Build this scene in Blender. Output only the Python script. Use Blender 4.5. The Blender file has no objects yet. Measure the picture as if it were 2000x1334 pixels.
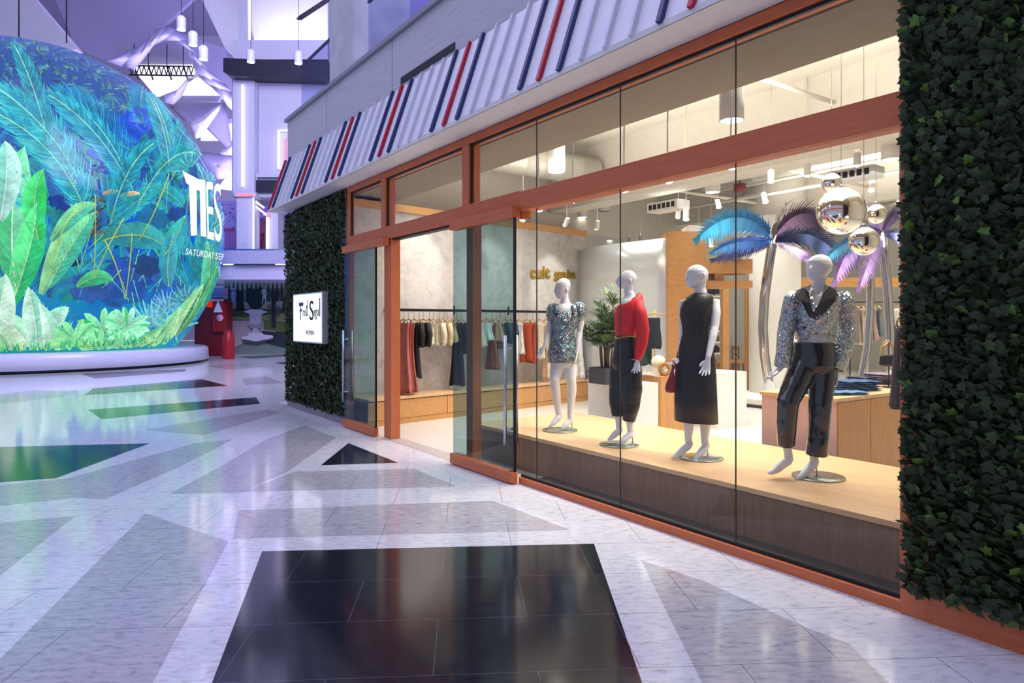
import bpy, bmesh, math, random
import numpy as np
from mathutils import Vector, Matrix, Quaternion, noise as mnoise
random.seed(7); rng = np.random.default_rng(7)
S = bpy.context.scene; COL = S.collection
PI = math.pi
# ------------------------------------------------------------------ survey of the place
# facade plane is Y = 0, shop interior is +Y, mall floor is Z = 0; the tripod stands at CAM
FPX, EYE = 1333.0, 1.65
_a = math.hypot(929, 1333); CS, SN = 1333/_a, 929/_a
RT = Vector((SN, CS, 0)); FW = Vector((-CS, SN, 0)); UP = Vector((0, 0, 1))
CAM = Vector((0, -(FPX*EYE/314)*SN, EYE))
YAW = math.atan2(RT.y, RT.x)
def ray(px, py): return RT*((px-1000)/FPX) + FW + UP*((626-py)/FPX)
def onz(px, py, z=0.0):
    d = ray(px, py); return CAM + d*((z-CAM.z)/d.z)
def ony(px, py, y=0.0):
    d = ray(px, py); return CAM + d*((y-CAM.y)/d.y)
def atd(px, py, t): return CAM + ray(px, py)*t
def depth(p): return (Vector(p)-CAM).dot(FW)
def onln(px, py, p, q):           # point on the vertical plane through the floor line p-q
    n = Vector((-(q[1]-p[1]), q[0]-p[0], 0)); d = ray(px, py)
    return CAM + d*((Vector((p[0], p[1], 0))-CAM).dot(n)/d.dot(n))

# ------------------------------------------------------------------ materials
def lin(h):
    if isinstance(h, str):
        h = h.lstrip('#'); c = [int(h[i:i+2], 16)/255 for i in (0, 2, 4)]
    else: c = [v/255 for v in h]
    return tuple((v/12.92 if v <= .04045 else ((v+.055)/1.055)**2.4) for v in c) + (1.0,)
MATS = {}
def nodes(m):
    m.use_nodes = True; nt = m.node_tree; nt.nodes.clear(); return nt, nt.nodes, nt.links
def mat(name, col, rough=.5, metal=0., var=.06, scale=8., stretch=None, bump=0., coat=0., spec=.5, sub=0.):
    if name in MATS: return MATS[name]
    m = bpy.data.materials.new(name); nt, N, L = nodes(m)
    o = N.new('ShaderNodeOutputMaterial'); b = N.new('ShaderNodeBsdfPrincipled'); L.new(b.outputs[0], o.inputs[0])
    tc = N.new('ShaderNodeTexCoord'); mp = N.new('ShaderNodeMapping'); L.new(tc.outputs['Object'], mp.inputs[0])
    if stretch: mp.inputs['Scale'].default_value = stretch
    nz = N.new('ShaderNodeTexNoise'); nz.inputs['Scale'].default_value = scale; nz.inputs['Detail'].default_value = 5
    L.new(mp.outputs[0], nz.inputs[0])
    rp = N.new('ShaderNodeValToRGB'); L.new(nz.outputs[0], rp.inputs[0])
    c = lin(col); rp.color_ramp.elements[0].position = .3; rp.color_ramp.elements[1].position = .7
    rp.color_ramp.elements[0].color = tuple(v*(1-var) for v in c[:3])+(1,)
    rp.color_ramp.elements[1].color = tuple(min(1, v*(1+var)) for v in c[:3])+(1,)
    L.new(rp.outputs[0], b.inputs['Base Color'])
    b.inputs['Roughness'].default_value = rough; b.inputs['Metallic'].default_value = metal
    b.inputs['Coat Weight'].default_value = coat; b.inputs['Specular IOR Level'].default_value = spec
    if bump:
        bp = N.new('ShaderNodeBump'); bp.inputs['Strength'].default_value = bump; bp.inputs['Distance'].default_value = .01
        L.new(nz.outputs[0], bp.inputs['Height']); L.new(bp.outputs[0], b.inputs['Normal'])
    MATS[name] = m; return m
def emis(name, col, power):
    if name in MATS: return MATS[name]
    m = bpy.data.materials.new(name); nt, N, L = nodes(m)
    o = N.new('ShaderNodeOutputMaterial'); e = N.new('ShaderNodeEmission'); L.new(e.outputs[0], o.inputs[0])
    e.inputs[0].default_value = lin(col); e.inputs[1].default_value = power
    MATS[name] = m; return m
def vcol(name, rough=.5, metal=0., emit=0., base=True, coat=0.):      # colour read from the mesh's own colour layer
    if name in MATS: return MATS[name]
    m = bpy.data.materials.new(name); nt, N, L = nodes(m)
    o = N.new('ShaderNodeOutputMaterial'); b = N.new('ShaderNodeBsdfPrincipled'); L.new(b.outputs[0], o.inputs[0])
    a = N.new('ShaderNodeVertexColor'); a.layer_name = 'col'
    if base: L.new(a.outputs[0], b.inputs['Base Color'])
    else: b.inputs['Base Color'].default_value = (.01, .01, .015, 1)
    b.inputs['Roughness'].default_value = rough; b.inputs['Metallic'].default_value = metal; b.inputs['Coat Weight'].default_value = coat
    if emit:
        L.new(a.outputs[0], b.inputs['Emission Color']); b.inputs['Emission Strength'].default_value = emit
    MATS[name] = m; return m
def glass(name, tint, refl=1., rough=0.):          # two-sided sheet: Schlick reflection over tinted transmission
    if name in MATS: return MATS[name]
    m = bpy.data.materials.new(name); nt, N, L = nodes(m)
    o = N.new('ShaderNodeOutputMaterial'); mx = N.new('ShaderNodeMixShader'); L.new(mx.outputs[0], o.inputs[0])
    lw = N.new('ShaderNodeLayerWeight'); lw.inputs[0].default_value = .5
    pw = N.new('ShaderNodeMath'); pw.operation = 'POWER'; L.new(lw.outputs['Facing'], pw.inputs[0]); pw.inputs[1].default_value = 5
    ma = N.new('ShaderNodeMath'); ma.operation = 'MULTIPLY_ADD'; L.new(pw.outputs[0], ma.inputs[0]); ma.inputs[1].default_value = .9*refl; ma.inputs[2].default_value = .038*refl
    t = N.new('ShaderNodeBsdfTransparent'); t.inputs[0].default_value = lin(tint)
    g = N.new('ShaderNodeBsdfGlossy'); g.inputs['Roughness'].default_value = rough; g.inputs['Color'].default_value = (1, 1, 1, 1)
    L.new(ma.outputs[0], mx.inputs[0]); L.new(t.outputs[0], mx.inputs[1]); L.new(g.outputs[0], mx.inputs[2])
    MATS[name] = m; return m
def wood(name, a, b_, axis=(1, 12, 12), rough=.45, scale=2.0):
    if name in MATS: return MATS[name]
    m = bpy.data.materials.new(name); nt, N, L = nodes(m)
    o = N.new('ShaderNodeOutputMaterial'); b = N.new('ShaderNodeBsdfPrincipled'); L.new(b.outputs[0], o.inputs[0])
    tc = N.new('ShaderNodeTexCoord'); mp = N.new('ShaderNodeMapping'); mp.inputs['Scale'].default_value = axis
    L.new(tc.outputs['Object'], mp.inputs[0])
    nz = N.new('ShaderNodeTexNoise'); nz.inputs['Scale'].default_value = scale; nz.inputs['Detail'].default_value = 8; nz.inputs['Roughness'].default_value = .65
    L.new(mp.outputs[0], nz.inputs[0])
    rp = N.new('ShaderNodeValToRGB'); rp.color_ramp.elements[0].position = .3; rp.color_ramp.elements[1].position = .72
    rp.color_ramp.elements[0].color = lin(a); rp.color_ramp.elements[1].color = lin(b_)
    L.new(nz.outputs[0], rp.inputs[0]); L.new(rp.outputs[0], b.inputs['Base Color']); b.inputs['Roughness'].default_value = rough
    MATS[name] = m; return m

# ------------------------------------------------------------------ mesh building
class MB:
    def __init__(s): s.V = []; s.F = []; s.M = []; s.C = []; s.sm = []
    def add(s, vs, fs, m=0, col=None, smooth=False):
        o = len(s.V); s.V += [tuple(v) for v in vs]
        for f in fs:
            s.F.append(tuple(i+o for i in f)); s.M.append(m); s.C.append(col); s.sm.append(smooth)
        return s
    def bx(s, x0, x1, y0, y1, z0, z1, m=0, col=None):
        v = [(x, y, z) for z in (z0, z1) for x, y in ((x0, y0), (x1, y0), (x1, y1), (x0, y1))]
        return s.add(v, [(3, 2, 1, 0), (4, 5, 6, 7), (0, 1, 5, 4), (1, 2, 6, 5), (2, 3, 7, 6), (3, 0, 4, 7)], m, col)
    def obx(s, c, ux, uy, uz, m=0, col=None):       # box from a centre and three half-axis vectors
        c, ux, uy, uz = map(Vector, (c, ux, uy, uz))
        v = [c+ux*a+uy*b+uz*d for d in (-1, 1) for a, b in ((-1, -1), (1, -1), (1, 1), (-1, 1))]
        return s.add(v, [(3, 2, 1, 0), (4, 5, 6, 7), (0, 1, 5, 4), (1, 2, 6, 5), (2, 3, 7, 6), (3, 0, 4, 7)], m, col)
    def prism(s, pts, off, m=0, col=None):          # polygon swept by a vector
        n = len(pts); off = Vector(off); p = [Vector(q) for q in pts]
        s.add(p+[q+off for q in p], [tuple(range(n))[::-1], tuple(range(n, 2*n))]+[(i, (i+1) % n, (i+1) % n+n, i+n) for i in range(n)], m, col)
        return s
    def rings(s, rs, m=0, caps=True, smooth=True, col=None):
        n = len(rs[0]); k = len(rs); vs = [v for r in rs for v in r]
        fs = [(j*n+i, j*n+(i+1) % n, (j+1)*n+(i+1) % n, (j+1)*n+i) for j in range(k-1) for i in range(n)]
        if caps: fs += [tuple(range(n))[::-1], tuple(range((k-1)*n, k*n))]
        return s.add(vs, fs, m, col, smooth)
    def tube(s, pts, r, n=8, m=0, caps=True, col=None):
        pts = [Vector(p) for p in pts]; rr = r if isinstance(r, (list, tuple)) else [r]*len(pts)
        rs = []; ref = None
        for i, p in enumerate(pts):
            t = (pts[min(i+1, len(pts)-1)]-pts[max(i-1, 0)]).normalized()
            if ref is None: ref = Vector((1, 0, 0)) if abs(t.x) < .8 else Vector((0, 1, 0))
            a = (ref-t*ref.dot(t)).normalized(); b = t.cross(a); ref = a
            rs.append([p+(a*math.cos(q)+b*math.sin(q))*rr[i] for q in [2*PI*k/n for k in range(n)]])
        return s.rings(rs, m, caps, True, col)
    def lathe(s, prof, c=(0, 0, 0), n=24, m=0, caps=True, smooth=True, ax=None):
        c = Vector(c); ax = ax or Matrix.Identity(3)
        return s.rings([[c+ax@Vector((r*math.cos(2*PI*k/n), r*math.sin(2*PI*k/n), z)) for k in range(n)] for r, z in prof], m, caps, smooth)
    def ball(s, c, r, n=16, k=10, m=0, col=None):
        c = Vector(c); r = Vector(r) if not isinstance(r, (int, float)) else Vector((r, r, r))
        rs = [[c+Vector((r.x*math.sin(t)*math.cos(2*PI*i/n), r.y*math.sin(t)*math.sin(2*PI*i/n), -r.z*math.cos(t))) for i in range(n)] for t in [PI*(.02+.96*j/k) for j in range(k+1)]]
        return s.rings(rs, m, True, True, col)
    def build(s, name, mats, parent=None, bevel=0., loc=None):
        me = bpy.data.meshes.new(name); me.from_pydata(s.V, [], s.F)
        for q in (mats if isinstance(mats, (list, tuple)) else [mats]): me.materials.append(q)
        me.polygons.foreach_set('material_index', s.M); me.polygons.foreach_set('use_smooth', s.sm)
        if any(c is not None for c in s.C):
            a = me.color_attributes.new('col', 'FLOAT_COLOR', 'CORNER'); d = []
            for f, c in zip(s.F, s.C):
                if c is not None and isinstance(c[0], (tuple, list)):
                    for q in c: d += list(q)
                else: d += list(c or (1, 1, 1, 1))*len(f)
            a.data.foreach_set('color', d)
        me.update(); o = bpy.data.objects.new(name, me); COL.objects.link(o)
        if parent: o.parent = parent
        if loc is not None:
            L = Vector(loc); me.transform(Matrix.Translation(-L)); o.location = L
        if bevel:
            b = o.modifiers.new('edge', 'BEVEL'); b.width = bevel; b.segments = 2; b.limit_method = 'ANGLE'
        return o
def tag(o, label, cat, group=None, kind=None):
    o['label'] = label; o['category'] = cat
    if group: o['group'] = group
    if kind: o['kind'] = kind
    return o
def struct(o): o['kind'] = 'structure'; return o
def thing(name, label, cat, loc=(0, 0, 0), group=None, rz=0.):
    o = bpy.data.objects.new(name, None); COL.objects.link(o); o.location = loc; o.rotation_euler = (0, 0, rz); o.empty_display_size = .1
    return tag(o, label, cat, group)
def hang(o, root):                      # parent a part already built in world coordinates
    o.parent = root
    m = Matrix.LocRotScale(root.location, root.rotation_euler, None).inverted()
    if not o.data.users > 1: o.data.transform(m @ o.matrix_basis)
    o.matrix_basis = Matrix.Identity(4); return o
def dup(root, loc, label=None, rz=None, group=None):
    r = root.copy(); COL.objects.link(r); r.location = loc
    if rz is not None: r.rotation_euler = (0, 0, rz)
    if label: r['label'] = label
    if group: r['group'] = group
    for ch in list(root.children):
        c = ch.copy(); COL.objects.link(c); c.parent = r
        for g in list(ch.children):
            d = g.copy(); COL.objects.link(d); d.parent = c
    return r
def textmesh(body, size=1., ext=0., sub=0, bold=0.):        # letters as a mesh in the XY plane, lower left at the origin
    cu = bpy.data.curves.new('t', 'FONT'); cu.body = body; cu.size = size; cu.extrude = ext; cu.resolution_u = 4; cu.offset = bold
    o = bpy.data.objects.new('t', cu); COL.objects.link(o); bpy.context.view_layer.update()
    me = bpy.data.meshes.new_from_object(o.evaluated_get(bpy.context.evaluated_depsgraph_get()))
    bpy.data.objects.remove(o); bpy.data.curves.remove(cu)
    bm = bmesh.new(); bm.from_mesh(me); bmesh.ops.triangulate(bm, faces=bm.faces[:])
    for _ in range(sub): bmesh.ops.subdivide_edges(bm, edges=bm.edges[:], cuts=1, use_grid_fill=False)
    bmesh.ops.triangulate(bm, faces=bm.faces[:])
    vs = [v.co.copy() for v in bm.verts]; bm.verts.index_update(); fs = [tuple(v.index for v in f.verts) for f in bm.faces]
    bm.free(); bpy.data.meshes.remove(me)
    x0 = min(v.x for v in vs); y0 = min(v.y for v in vs); w = max(v.x for v in vs)-x0; h = max(v.y for v in vs)-y0
    return [Vector((v.x-x0, v.y-y0, v.z)) for v in vs], fs, w, h

# ------------------------------------------------------------------ camera
cam = bpy.data.cameras.new('camera'); co = bpy.data.objects.new('camera', cam); COL.objects.link(co)
cam.sensor_width = 36; cam.lens = 36*FPX/2000; cam.shift_y = -41/2000; cam.clip_end = 300; cam.clip_start = .05
co.location = CAM; co.rotation_euler = (PI/2, 0, YAW); S.camera = co
vs = S.view_settings; S.display_settings.display_device = 'sRGB'
vs.view_transform = 'Standard'; vs.look = 'None'; vs.gamma = 1; vs.exposure = .08; vs.use_curve_mapping = False
S.cycles.use_denoising = True
S.cycles.max_bounces = 7; S.cycles.transparent_max_bounces = 18; S.cycles.glossy_bounces = 4; S.cycles.diffuse_bounces = 3
S.cycles.use_adaptive_sampling = True; S.cycles.adaptive_threshold = .045
S.cycles.sample_clamp_indirect = 6.
# ================================================================== mall floor
def marble(name, base, chip, light, mortar, rough, msz=.0025, scl=1.):
    m = bpy.data.materials.new(name); nt, N, L = nodes(m)
    o = N.new('ShaderNodeOutputMaterial'); b = N.new('ShaderNodeBsdfPrincipled'); L.new(b.outputs[0], o.inputs[0])
    tc = N.new('ShaderNodeTexCoord'); mp = N.new('ShaderNodeMapping'); L.new(tc.outputs['Object'], mp.inputs[0])
    mp.inputs['Rotation'].default_value = (0, 0, FLOOR_ROT); mp.inputs['Location'].default_value = FLOOR_OFF
    mp2 = N.new('ShaderNodeMapping'); L.new(mp.outputs[0], mp2.inputs[0]); mp2.inputs['Scale'].default_value = (1., 2.6, 1)
    n1 = N.new('ShaderNodeTexNoise'); n1.inputs['Scale'].default_value = 11*scl; n1.inputs['Detail'].default_value = 7; n1.inputs['Roughness'].default_value = .7
    n2 = N.new('ShaderNodeTexNoise'); n2.inputs['Scale'].default_value = 1.6; n2.inputs['Detail'].default_value = 3
    v = N.new('ShaderNodeTexVoronoi'); v.inputs['Scale'].default_value = 13*scl
    for q in (n1, v): L.new(mp2.outputs[0], q.inputs['Vector'])
    L.new(mp.outputs[0], n2.inputs['Vector'])
    r1 = N.new('ShaderNodeValToRGB'); L.new(n1.outputs[0], r1.inputs[0])
    e = r1.color_ramp.elements; e[0].position = .28; e[0].color = lin(chip); e[1].position = .47; e[1].color = lin(base)
    k = e.new(.72); k.color = lin(light)
    mx = N.new('ShaderNodeMix'); mx.data_type = 'RGBA'; mx.blend_type = 'MULTIPLY'; L.new(r1.outputs[0], mx.inputs['A'])
    r2 = N.new('ShaderNodeValToRGB'); L.new(v.outputs['Color'], r2.inputs[0])
    r2.color_ramp.elements[0].color = (.84, .83, .84, 1); r2.color_ramp.elements[1].color = (1, 1, 1, 1); r2.color_ramp.elements[1].position = .5
    L.new(r2.outputs[0], mx.inputs['B']); mx.inputs[0].default_value = .45
    br = N.new('ShaderNodeTexBrick'); L.new(mp.outputs[0], br.inputs[0]); br.inputs['Scale'].default_value = 1
    br.inputs['Brick Width'].default_value = .98; br.inputs['Row Height'].default_value = .6; br.inputs['Mortar Size'].default_value = msz
    br.inputs['Mortar Smooth'].default_value = .1; br.inputs['Mortar'].default_value = lin(mortar); br.inputs['Bias'].default_value = -.5
    L.new(mx.outputs['Result'], br.inputs['Color1']); L.new(mx.outputs['Result'], br.inputs['Color2'])
    L.new(br.outputs[0], b.inputs['Base Color'])
    rr = N.new('ShaderNodeMapRange'); L.new(n2.outputs[0], rr.inputs[0]); rr.inputs[3].default_value = rough*.7; rr.inputs[4].default_value = rough*1.3
    L.new(rr.outputs[0], b.inputs['Roughness']); b.inputs['IOR'].default_value = 1.5
    return m
qa, qb = onz(512, 1077), onz(1160, 1062)
FLOOR_ROT = -math.atan2(qb.y-qa.y, qb.x-qa.x)
_q = Matrix.Rotation(FLOOR_ROT, 3, 'Z') @ onz(600, 1075); FLOOR_OFF = (-_q.x, -_q.y, 0)
M_LIGHT = marble('marble_light', '#dddcdf', '#a9a5ab', '#ebeaec', '#8d8a92', .08)
M_GREY = marble('marble_grey', '#b7b3b6', '#85818a', '#cbc7c9', '#75727a', .11)
M_BLACK = marble('granite_black', '#1d1f2a', '#14151d', '#2a2c38', '#565866', .11, .002)
GREY = [
 [(284, 1003), (446, 1057.5), (298, 1334), (190, 1534), (-40, 1534), (-160, 1447), (0, 1287)],
 [(-300, 1000), (0, 1021), (147, 1008), (0, 1124), (-200, 1282)],
 [(0, 988), (147, 972), (206, 975), (350, 912), (455, 858), (380, 866), (130, 935), (0, 948), (-200, 960), (-200, 1000)],
 [(595, 831), (656, 855), (560, 922), (470, 962), (330, 965), (440, 906), (520, 858)],
 [(577, 921), (808, 915.7), (892, 950), (470, 961)],
 [(466, 997), (963, 978), (1115, 1035.6), (900, 1041), (455, 1052)],
 [(1252, 1094), (1380, 1137), (1582, 1229), (1657, 1256), (1736, 1334), (1850, 1445), (1430, 1445), (1371, 1334)],
 [(0, 771), (60, 762), (155, 764), (120, 775), (0, 788)], [(470, 740), (520, 735), (556, 748), (480, 752)],
 [(400, 715), (470, 708), (520, 716), (450, 722)], [(280, 840), (520, 800), (548, 806), (400, 850)],
]
BLACK = [
 [(160, 730.4), (364, 720.6), (361, 726), (185, 739.4)],
 [(165, 771.8), (182, 758.4), (395, 740.8), (445, 753.4)],
 [(172, 800.4), (500, 776), (508, 788.6), (199, 818.6)],
 [(-260, 880), (0, 873), (292.6, 866), (109, 934), (0, 942), (-260, 962)],
 [(680.6, 865.5), (777.8, 904), (626.7, 908.7)],
 [(512, 1077), (1160, 1062), (1254, 1334), (1310, 1496), (355, 1496), (414, 1334)],
 [(460, 697), (560, 692), (575, 695), (495, 700.5)], [(536, 709), (570, 706), (570, 713)],
]
f = MB(); f.add([(-75, -45, 0), (12, -45, 0), (12, 0.0, 0), (-75, 0.0, 0)], [(0, 1, 2, 3)], 0)
f.add([(-75, 0.0, 0), (-13.3, 0, 0), (-13.3, 40, 0), (-75, 40, 0)], [(0, 1, 2, 3)], 0)
for i, (pl, m, z) in enumerate([(p, 1, .0006) for p in GREY]+[(p, 2, .0012) for p in BLACK]):
    p = [onz(*q) for q in pl]
    f.add([(v.x, min(v.y, -.001) if v.x > -13.3 else v.y, z) for v in p], [tuple(range(len(p)))[::-1]], m)
flo = struct(f.build('floor', [M_LIGHT, M_GREY, M_BLACK]))
bm = bmesh.new(); bm.from_mesh(flo.data)
for fc in bm.faces:
    if fc.normal.z < 0: fc.normal_flip()
bm.to_mesh(flo.data); bm.free()

# ================================================================== shop front
TERRA = wood('terracotta_paint', '#c06238', '#d07446', (1.5, 14, 14), .5)
TERRAV = wood('terracotta_paint_upright', '#c4683c', '#d2784a', (14, 14, 1.2), .5)
GASK = mat('gasket_black', '#0b0a0c', .5)
SILI = mat('silicone_grey', '#3c3e3d', .4)
GLASS = glass('shop_glass', '#fbfdfb', .32)
GLASSD = glass('door_glass', '#c6dadb', .6)
STEEL = mat('brushed_steel', '#b9b9c6', .28, 1.)
XL, XR = -10.276, -1.76
XA, XB, XC = -8.93, -6.68, -5.63              # transom posts and the start of the display window
def frame(name, x0, x1, y0, y1, z0, z1, m=TERRA, bev=.004):
    return struct(MB().bx(x0, x1, y0, y1, z0, z1).build(name, m, bevel=bev))
frame('trim_1', XL, XR, 0, .16, 3.65, 3.735)                                  # head
frame('trim_2', XC, XR-.15, 0, .16, 2.757, 2.95)                              # transom bar over the window
frame('trim_3', XL+.09, XC, 0, .16, 2.79, 2.962)                              # transom bar over the doors
frame('trim_4', XL, XL+.09, 0, .08, .0, 3.65, TERRAV)
frame('trim_5', -1.908, XR, -.01, .16, .0, 3.65, TERRAV)
for i, (x, z0) in enumerate(((XA, 2.962), (XB, 2.962))): frame('trim_%d' % (6+i), x-.07, x+.07, 0, .16, z0, 3.65, TERRAV)
frame('trim_8', -8.93, -8.70, .02, .16, 0, 2.79, TERRAV)
frame('trim_9', -6.685, -6.55, .02, .14, 0, 2.79, TERRAV)
frame('trim_10', XC, -1.908, 0, .1, 0, .066)                                  # window sill
frame('trim_11', -6.87, -5.60, -.10, .0, 2.688, 2.80)                         # covers over the sliding tracks
frame('trim_12', -10.25, -8.72, -.10, .0, 2.692, 2.80)
frame('trim_13', XC-.03, XC+.03, .03, .13, 2.68, 2.79, TERRAV)
g = MB(); g.bx(XC, -1.908, .03, .05, .066, .09)
for a, b_ in ((XL+.09, XA-.07), (XA+.07, XB-.07), (XB+.07, -1.908)):
    g.bx(a, b_, .03, .06, 3.625, 3.65); g.bx(a, a+.02, .03, .06, 2.962, 3.65)
g.bx(-8.69, -6.7, .04, .14, 2.765, 2.79)
struct(g.build('trim_14', GASK))
n = 0
def pane(x0, x1, z0, z1, y=.04, m=GLASS):
    global n; n += 1
    w = struct(MB().bx(x0, x1, y-.005, y+.005, z0, z1).build('window_%d' % n, m)); return w
J = [XC+.01, -5.377, -4.203, -3.045, -1.908]
for a, b_ in zip(J, J[1:]):
    w = pane(a, b_, .09, 2.757)
    if b_ != J[-1]: MB().bx(b_-.0028, b_+.0028, .0345, .0455, .09, 2.757).build('silicone_joint', SILI, w)
T = [XB+.07, -5.377, -4.203, -3.045, -1.908]
for a, b_ in zip(T, T[1:]):
    w = pane(a, b_, 2.95, 3.63)
    if b_ != T[-1]: MB().bx(b_-.0028, b_+.0028, .0345, .0455, 2.95, 3.63).build('silicone_joint', SILI, w)
pane(XL+.11, XA-.07, 2.962, 3.63); pane(XA+.07, XB-.07, 2.962, 3.63)
# sliding glass leaves in front of the frame
def leaf(name, x0, x1, hx, hz0, hz1, sz):
    o = bpy.data.objects.new(name, None); COL.objects.link(o); struct(o); o.location = (x0, -.055, 0)
    p = MB().bx(x0, x1, -.061, -.049, .11, 2.69).build('glass_pane', GLASSD); hang(p, o)
    e = MB().bx(x1-.001, x1+.022, -.067, -.043, .12, 2.69).build('edge_seal', GASK); hang(e, o)
    r = MB().bx(x0-.01, x1-.02, -.10, -.01, .012, .125).lathe([(.045, .012), (.045, .125)], (x1-.02, -.055, 0), 16).build('bottom_rail', TERRA, bevel=.003); hang(r, o)
    for y, s in ((-.125, 1), (.015, -1)):
        b = MB(); b.tube([(hx, y, hz0), (hx, y, hz1)], .018, 10); h_ = b.build('pull_handle', STEEL); hang(h_, o)
    for z in sz:
        c = MB().tube([(hx, -.125, z), (hx, .015, z)], .009, 8).lathe([(.017, -.014), (.017, .014)], (hx, -.055, z), 12, ax=Matrix.Rotation(PI/2, 3, 'X')).build('handle_standoff', STEEL); hang(c, o)
leaf('door_1', -6.846, -5.63, -5.69, .40, 1.50, (.55, 1.36))
leaf('door_2', -10.22, -9.05, -10.12, .40, 1.50, (.55, 1.36))
struct(MB().bx(-8.72, -6.85, -.02, .2, 0.0, .004).build('trim_15', mat('threshold', '#c9bdb4', .4, .3)))

# ---- awning with standing seams
AW0, AW1, ZT = (-.347, 3.765), (-.012, 4.755), 3.735
AWX0, AWX1 = -13.47, 1.6
WHITEM = mat('awning_white', '#e4e4ea', .45, var=.03); NAVY = mat('rib_navy', '#1e2f63', .4); RED = mat('rib_red', '#b30f2e', .4); WRIB = mat('rib_white', '#cfd0dc', .4)
aw = thing('awning', 'sloping white sheet metal awning with navy and red ribs above the shop windows', 'awning', (AWX0, 0, ZT))
hang(MB().prism([(AWX0, AW0[0], AW0[1]), (AWX0, AW1[0], AW1[1]), (AWX0, AW1[0], AW1[1]-.04), (AWX0, AW0[0]+.03, AW0[1]-.0)], (AWX1-AWX0, 0, 0)).build('sloping_panel', WHITEM), aw)
hang(MB().bx(AWX0, AWX1, -.347, -.005, ZT, ZT+.028).bx(AWX0, AWX1, -.352, -.34, ZT, ZT+.045).build('soffit_panel', mat('soffit_white', '#dddcda', .5, var=.03)), aw)
sl = Vector((0, AW1[0]-AW0[0], AW1[1]-AW0[1])); nr = Vector((0, -sl.z, sl.y)).normalized()
k = -31
while True:
    x = -4.816+k*.2855; k += 1
    if x > AWX1: break
    if x < AWX0: continue
    ph = (k-1) % 6
    mm = RED if ph == 0 else NAVY if ph in (1, 5) else WRIB
    w = .021 if ph in (0, 1, 5) else .014
    c = Vector((x, AW0[0], AW0[1]))+sl*.5+nr*.018
    r = MB().obx(c, (w, 0, 0), sl*.5, nr*.022).build('standing_rib', mm); hang(r, aw)
    if ph in (0, 1, 5): r['label'] = 'red rib' if ph == 0 else 'navy rib'
# ---- concrete band and floor slab over the awning
CONC = wood('board_marked_concrete', '#a9a8b0', '#c6c5cd', (.6, 1, 16), .7, 3.)
struct(MB().bx(-13.38, 2, 0, .3, 4.757, 5.5).build('wall_front', CONC, bevel=.01))
struct(MB().bx(-13.43, 2, -.05, .35, 5.5, 5.56).build('trim_16', mat('slab_edge', '#8f8f9a', .5)))
g = MB()
for x in (-11.2, -8.62, -5.2): g.bx(x-.004, x+.004, -.002, .01, 4.76, 5.5)
for a, b_ in ((-8.35, -6.9), (-5.0, -3.2)): g.bx(a, b_, -.004, .02, 4.80, 4.90)
struct(g.build('trim_17', mat('dark_slot', '#23232c', .6)))

# ---- ivy hedges
def hedge(name, x0, x1, z0, z1, y, size, step, label, mats, depthv=.09, wrap=None):
    out = [(0, -.42), (.18, -.40), (.42, -.38), (.34, -.12), (.50, .10), (.25, .18), (0, .60), (-.25, .18), (-.50, .10), (-.34, -.12), (-.42, -.38), (-.18, -.40)]
    T_ = np.array([(a, b, .10*abs(a)-.12*max(0, b)) for a, b in out]+[(0, 0, .10)])
    nx, nz = int((x1-x0)/step), int((z1-z0)/step); P = []
    for layer in range(2):
        for i in range(nx+1):
            for j in range(nz+1):
                P.append((x0+(i+random.uniform(-.6, .6))*step, y-depthv*(.25+.75*layer)*random.uniform(.3, 1), z0+(j+random.uniform(-.6, .6))*step))
    if wrap is not None:                                  # leaves on the narrow edge beside the frame
        for j in range(int((z1-z0)/step)*4): P.append((x0-random.uniform(0, .02), y+random.uniform(-depthv, .12), random.uniform(z0, z1)))
    P = np.array(P); n_ = len(P)
    sz = size*rng.uniform(.65, 1.2, n_); nv = len(T_)
    V = np.zeros((n_, nv, 3)); 
    th = rng.normal(PI, .7, n_); tl = rng.normal(.45, .38, n_); pn = rng.normal(0, .55, n_)
    x = T_[None, :, 0]*sz[:, None]; z = T_[None, :, 1]*sz[:, None]; d = T_[None, :, 2]*sz[:, None]
    ct, st = np.cos(th)[:, None], np.sin(th)[:, None]; x, z = x*ct-z*st, x*st+z*ct
    c2, s2 = np.cos(tl)[:, None], np.sin(tl)[:, None]; z, d = z*c2-d*s2, z*s2+d*c2
    c3, s3 = np.cos(pn)[:, None], np.sin(pn)[:, None]; x, d = x*c3-d*s3, x*s3+d*c3
    V[..., 0] = P[:, 0:1]+x; V[..., 1] = P[:, 1:2]-d; V[..., 2] = P[:, 2:3]+z
    V[..., 1] = np.minimum(V[..., 1], y+.12)
    k = nv-1; F = np.array([(i, (i+1) % k, k) for i in range(k)]); FF = (F[None]+(np.arange(n_)*nv)[:, None, None]).reshape(-1, 3)
    me = bpy.data.meshes.new(name); me.vertices.add(n_*nv); me.vertices.foreach_set('co', V.reshape(-1))
    nf = len(FF); me.loops.add(nf*3); me.loops.foreach_set('vertex_index', FF.reshape(-1)); me.polygons.add(nf)
    me.polygons.foreach_set('loop_start', np.arange(nf)*3)
    for q in mats: me.materials.append(q)
    r_ = rng.random(n_); mi = np.where(r_ < .66, 0, np.where(r_ < .86, 1, np.where(r_ < .955, 2, 3)))
    me.polygons.foreach_set('material_index', np.repeat(mi, k)); me.update(calc_edges=True)
    o = bpy.data.objects.new(name, me); COL.objects.link(o)
    tag(o, label, 'hedge', kind='stuff'); return o
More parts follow.
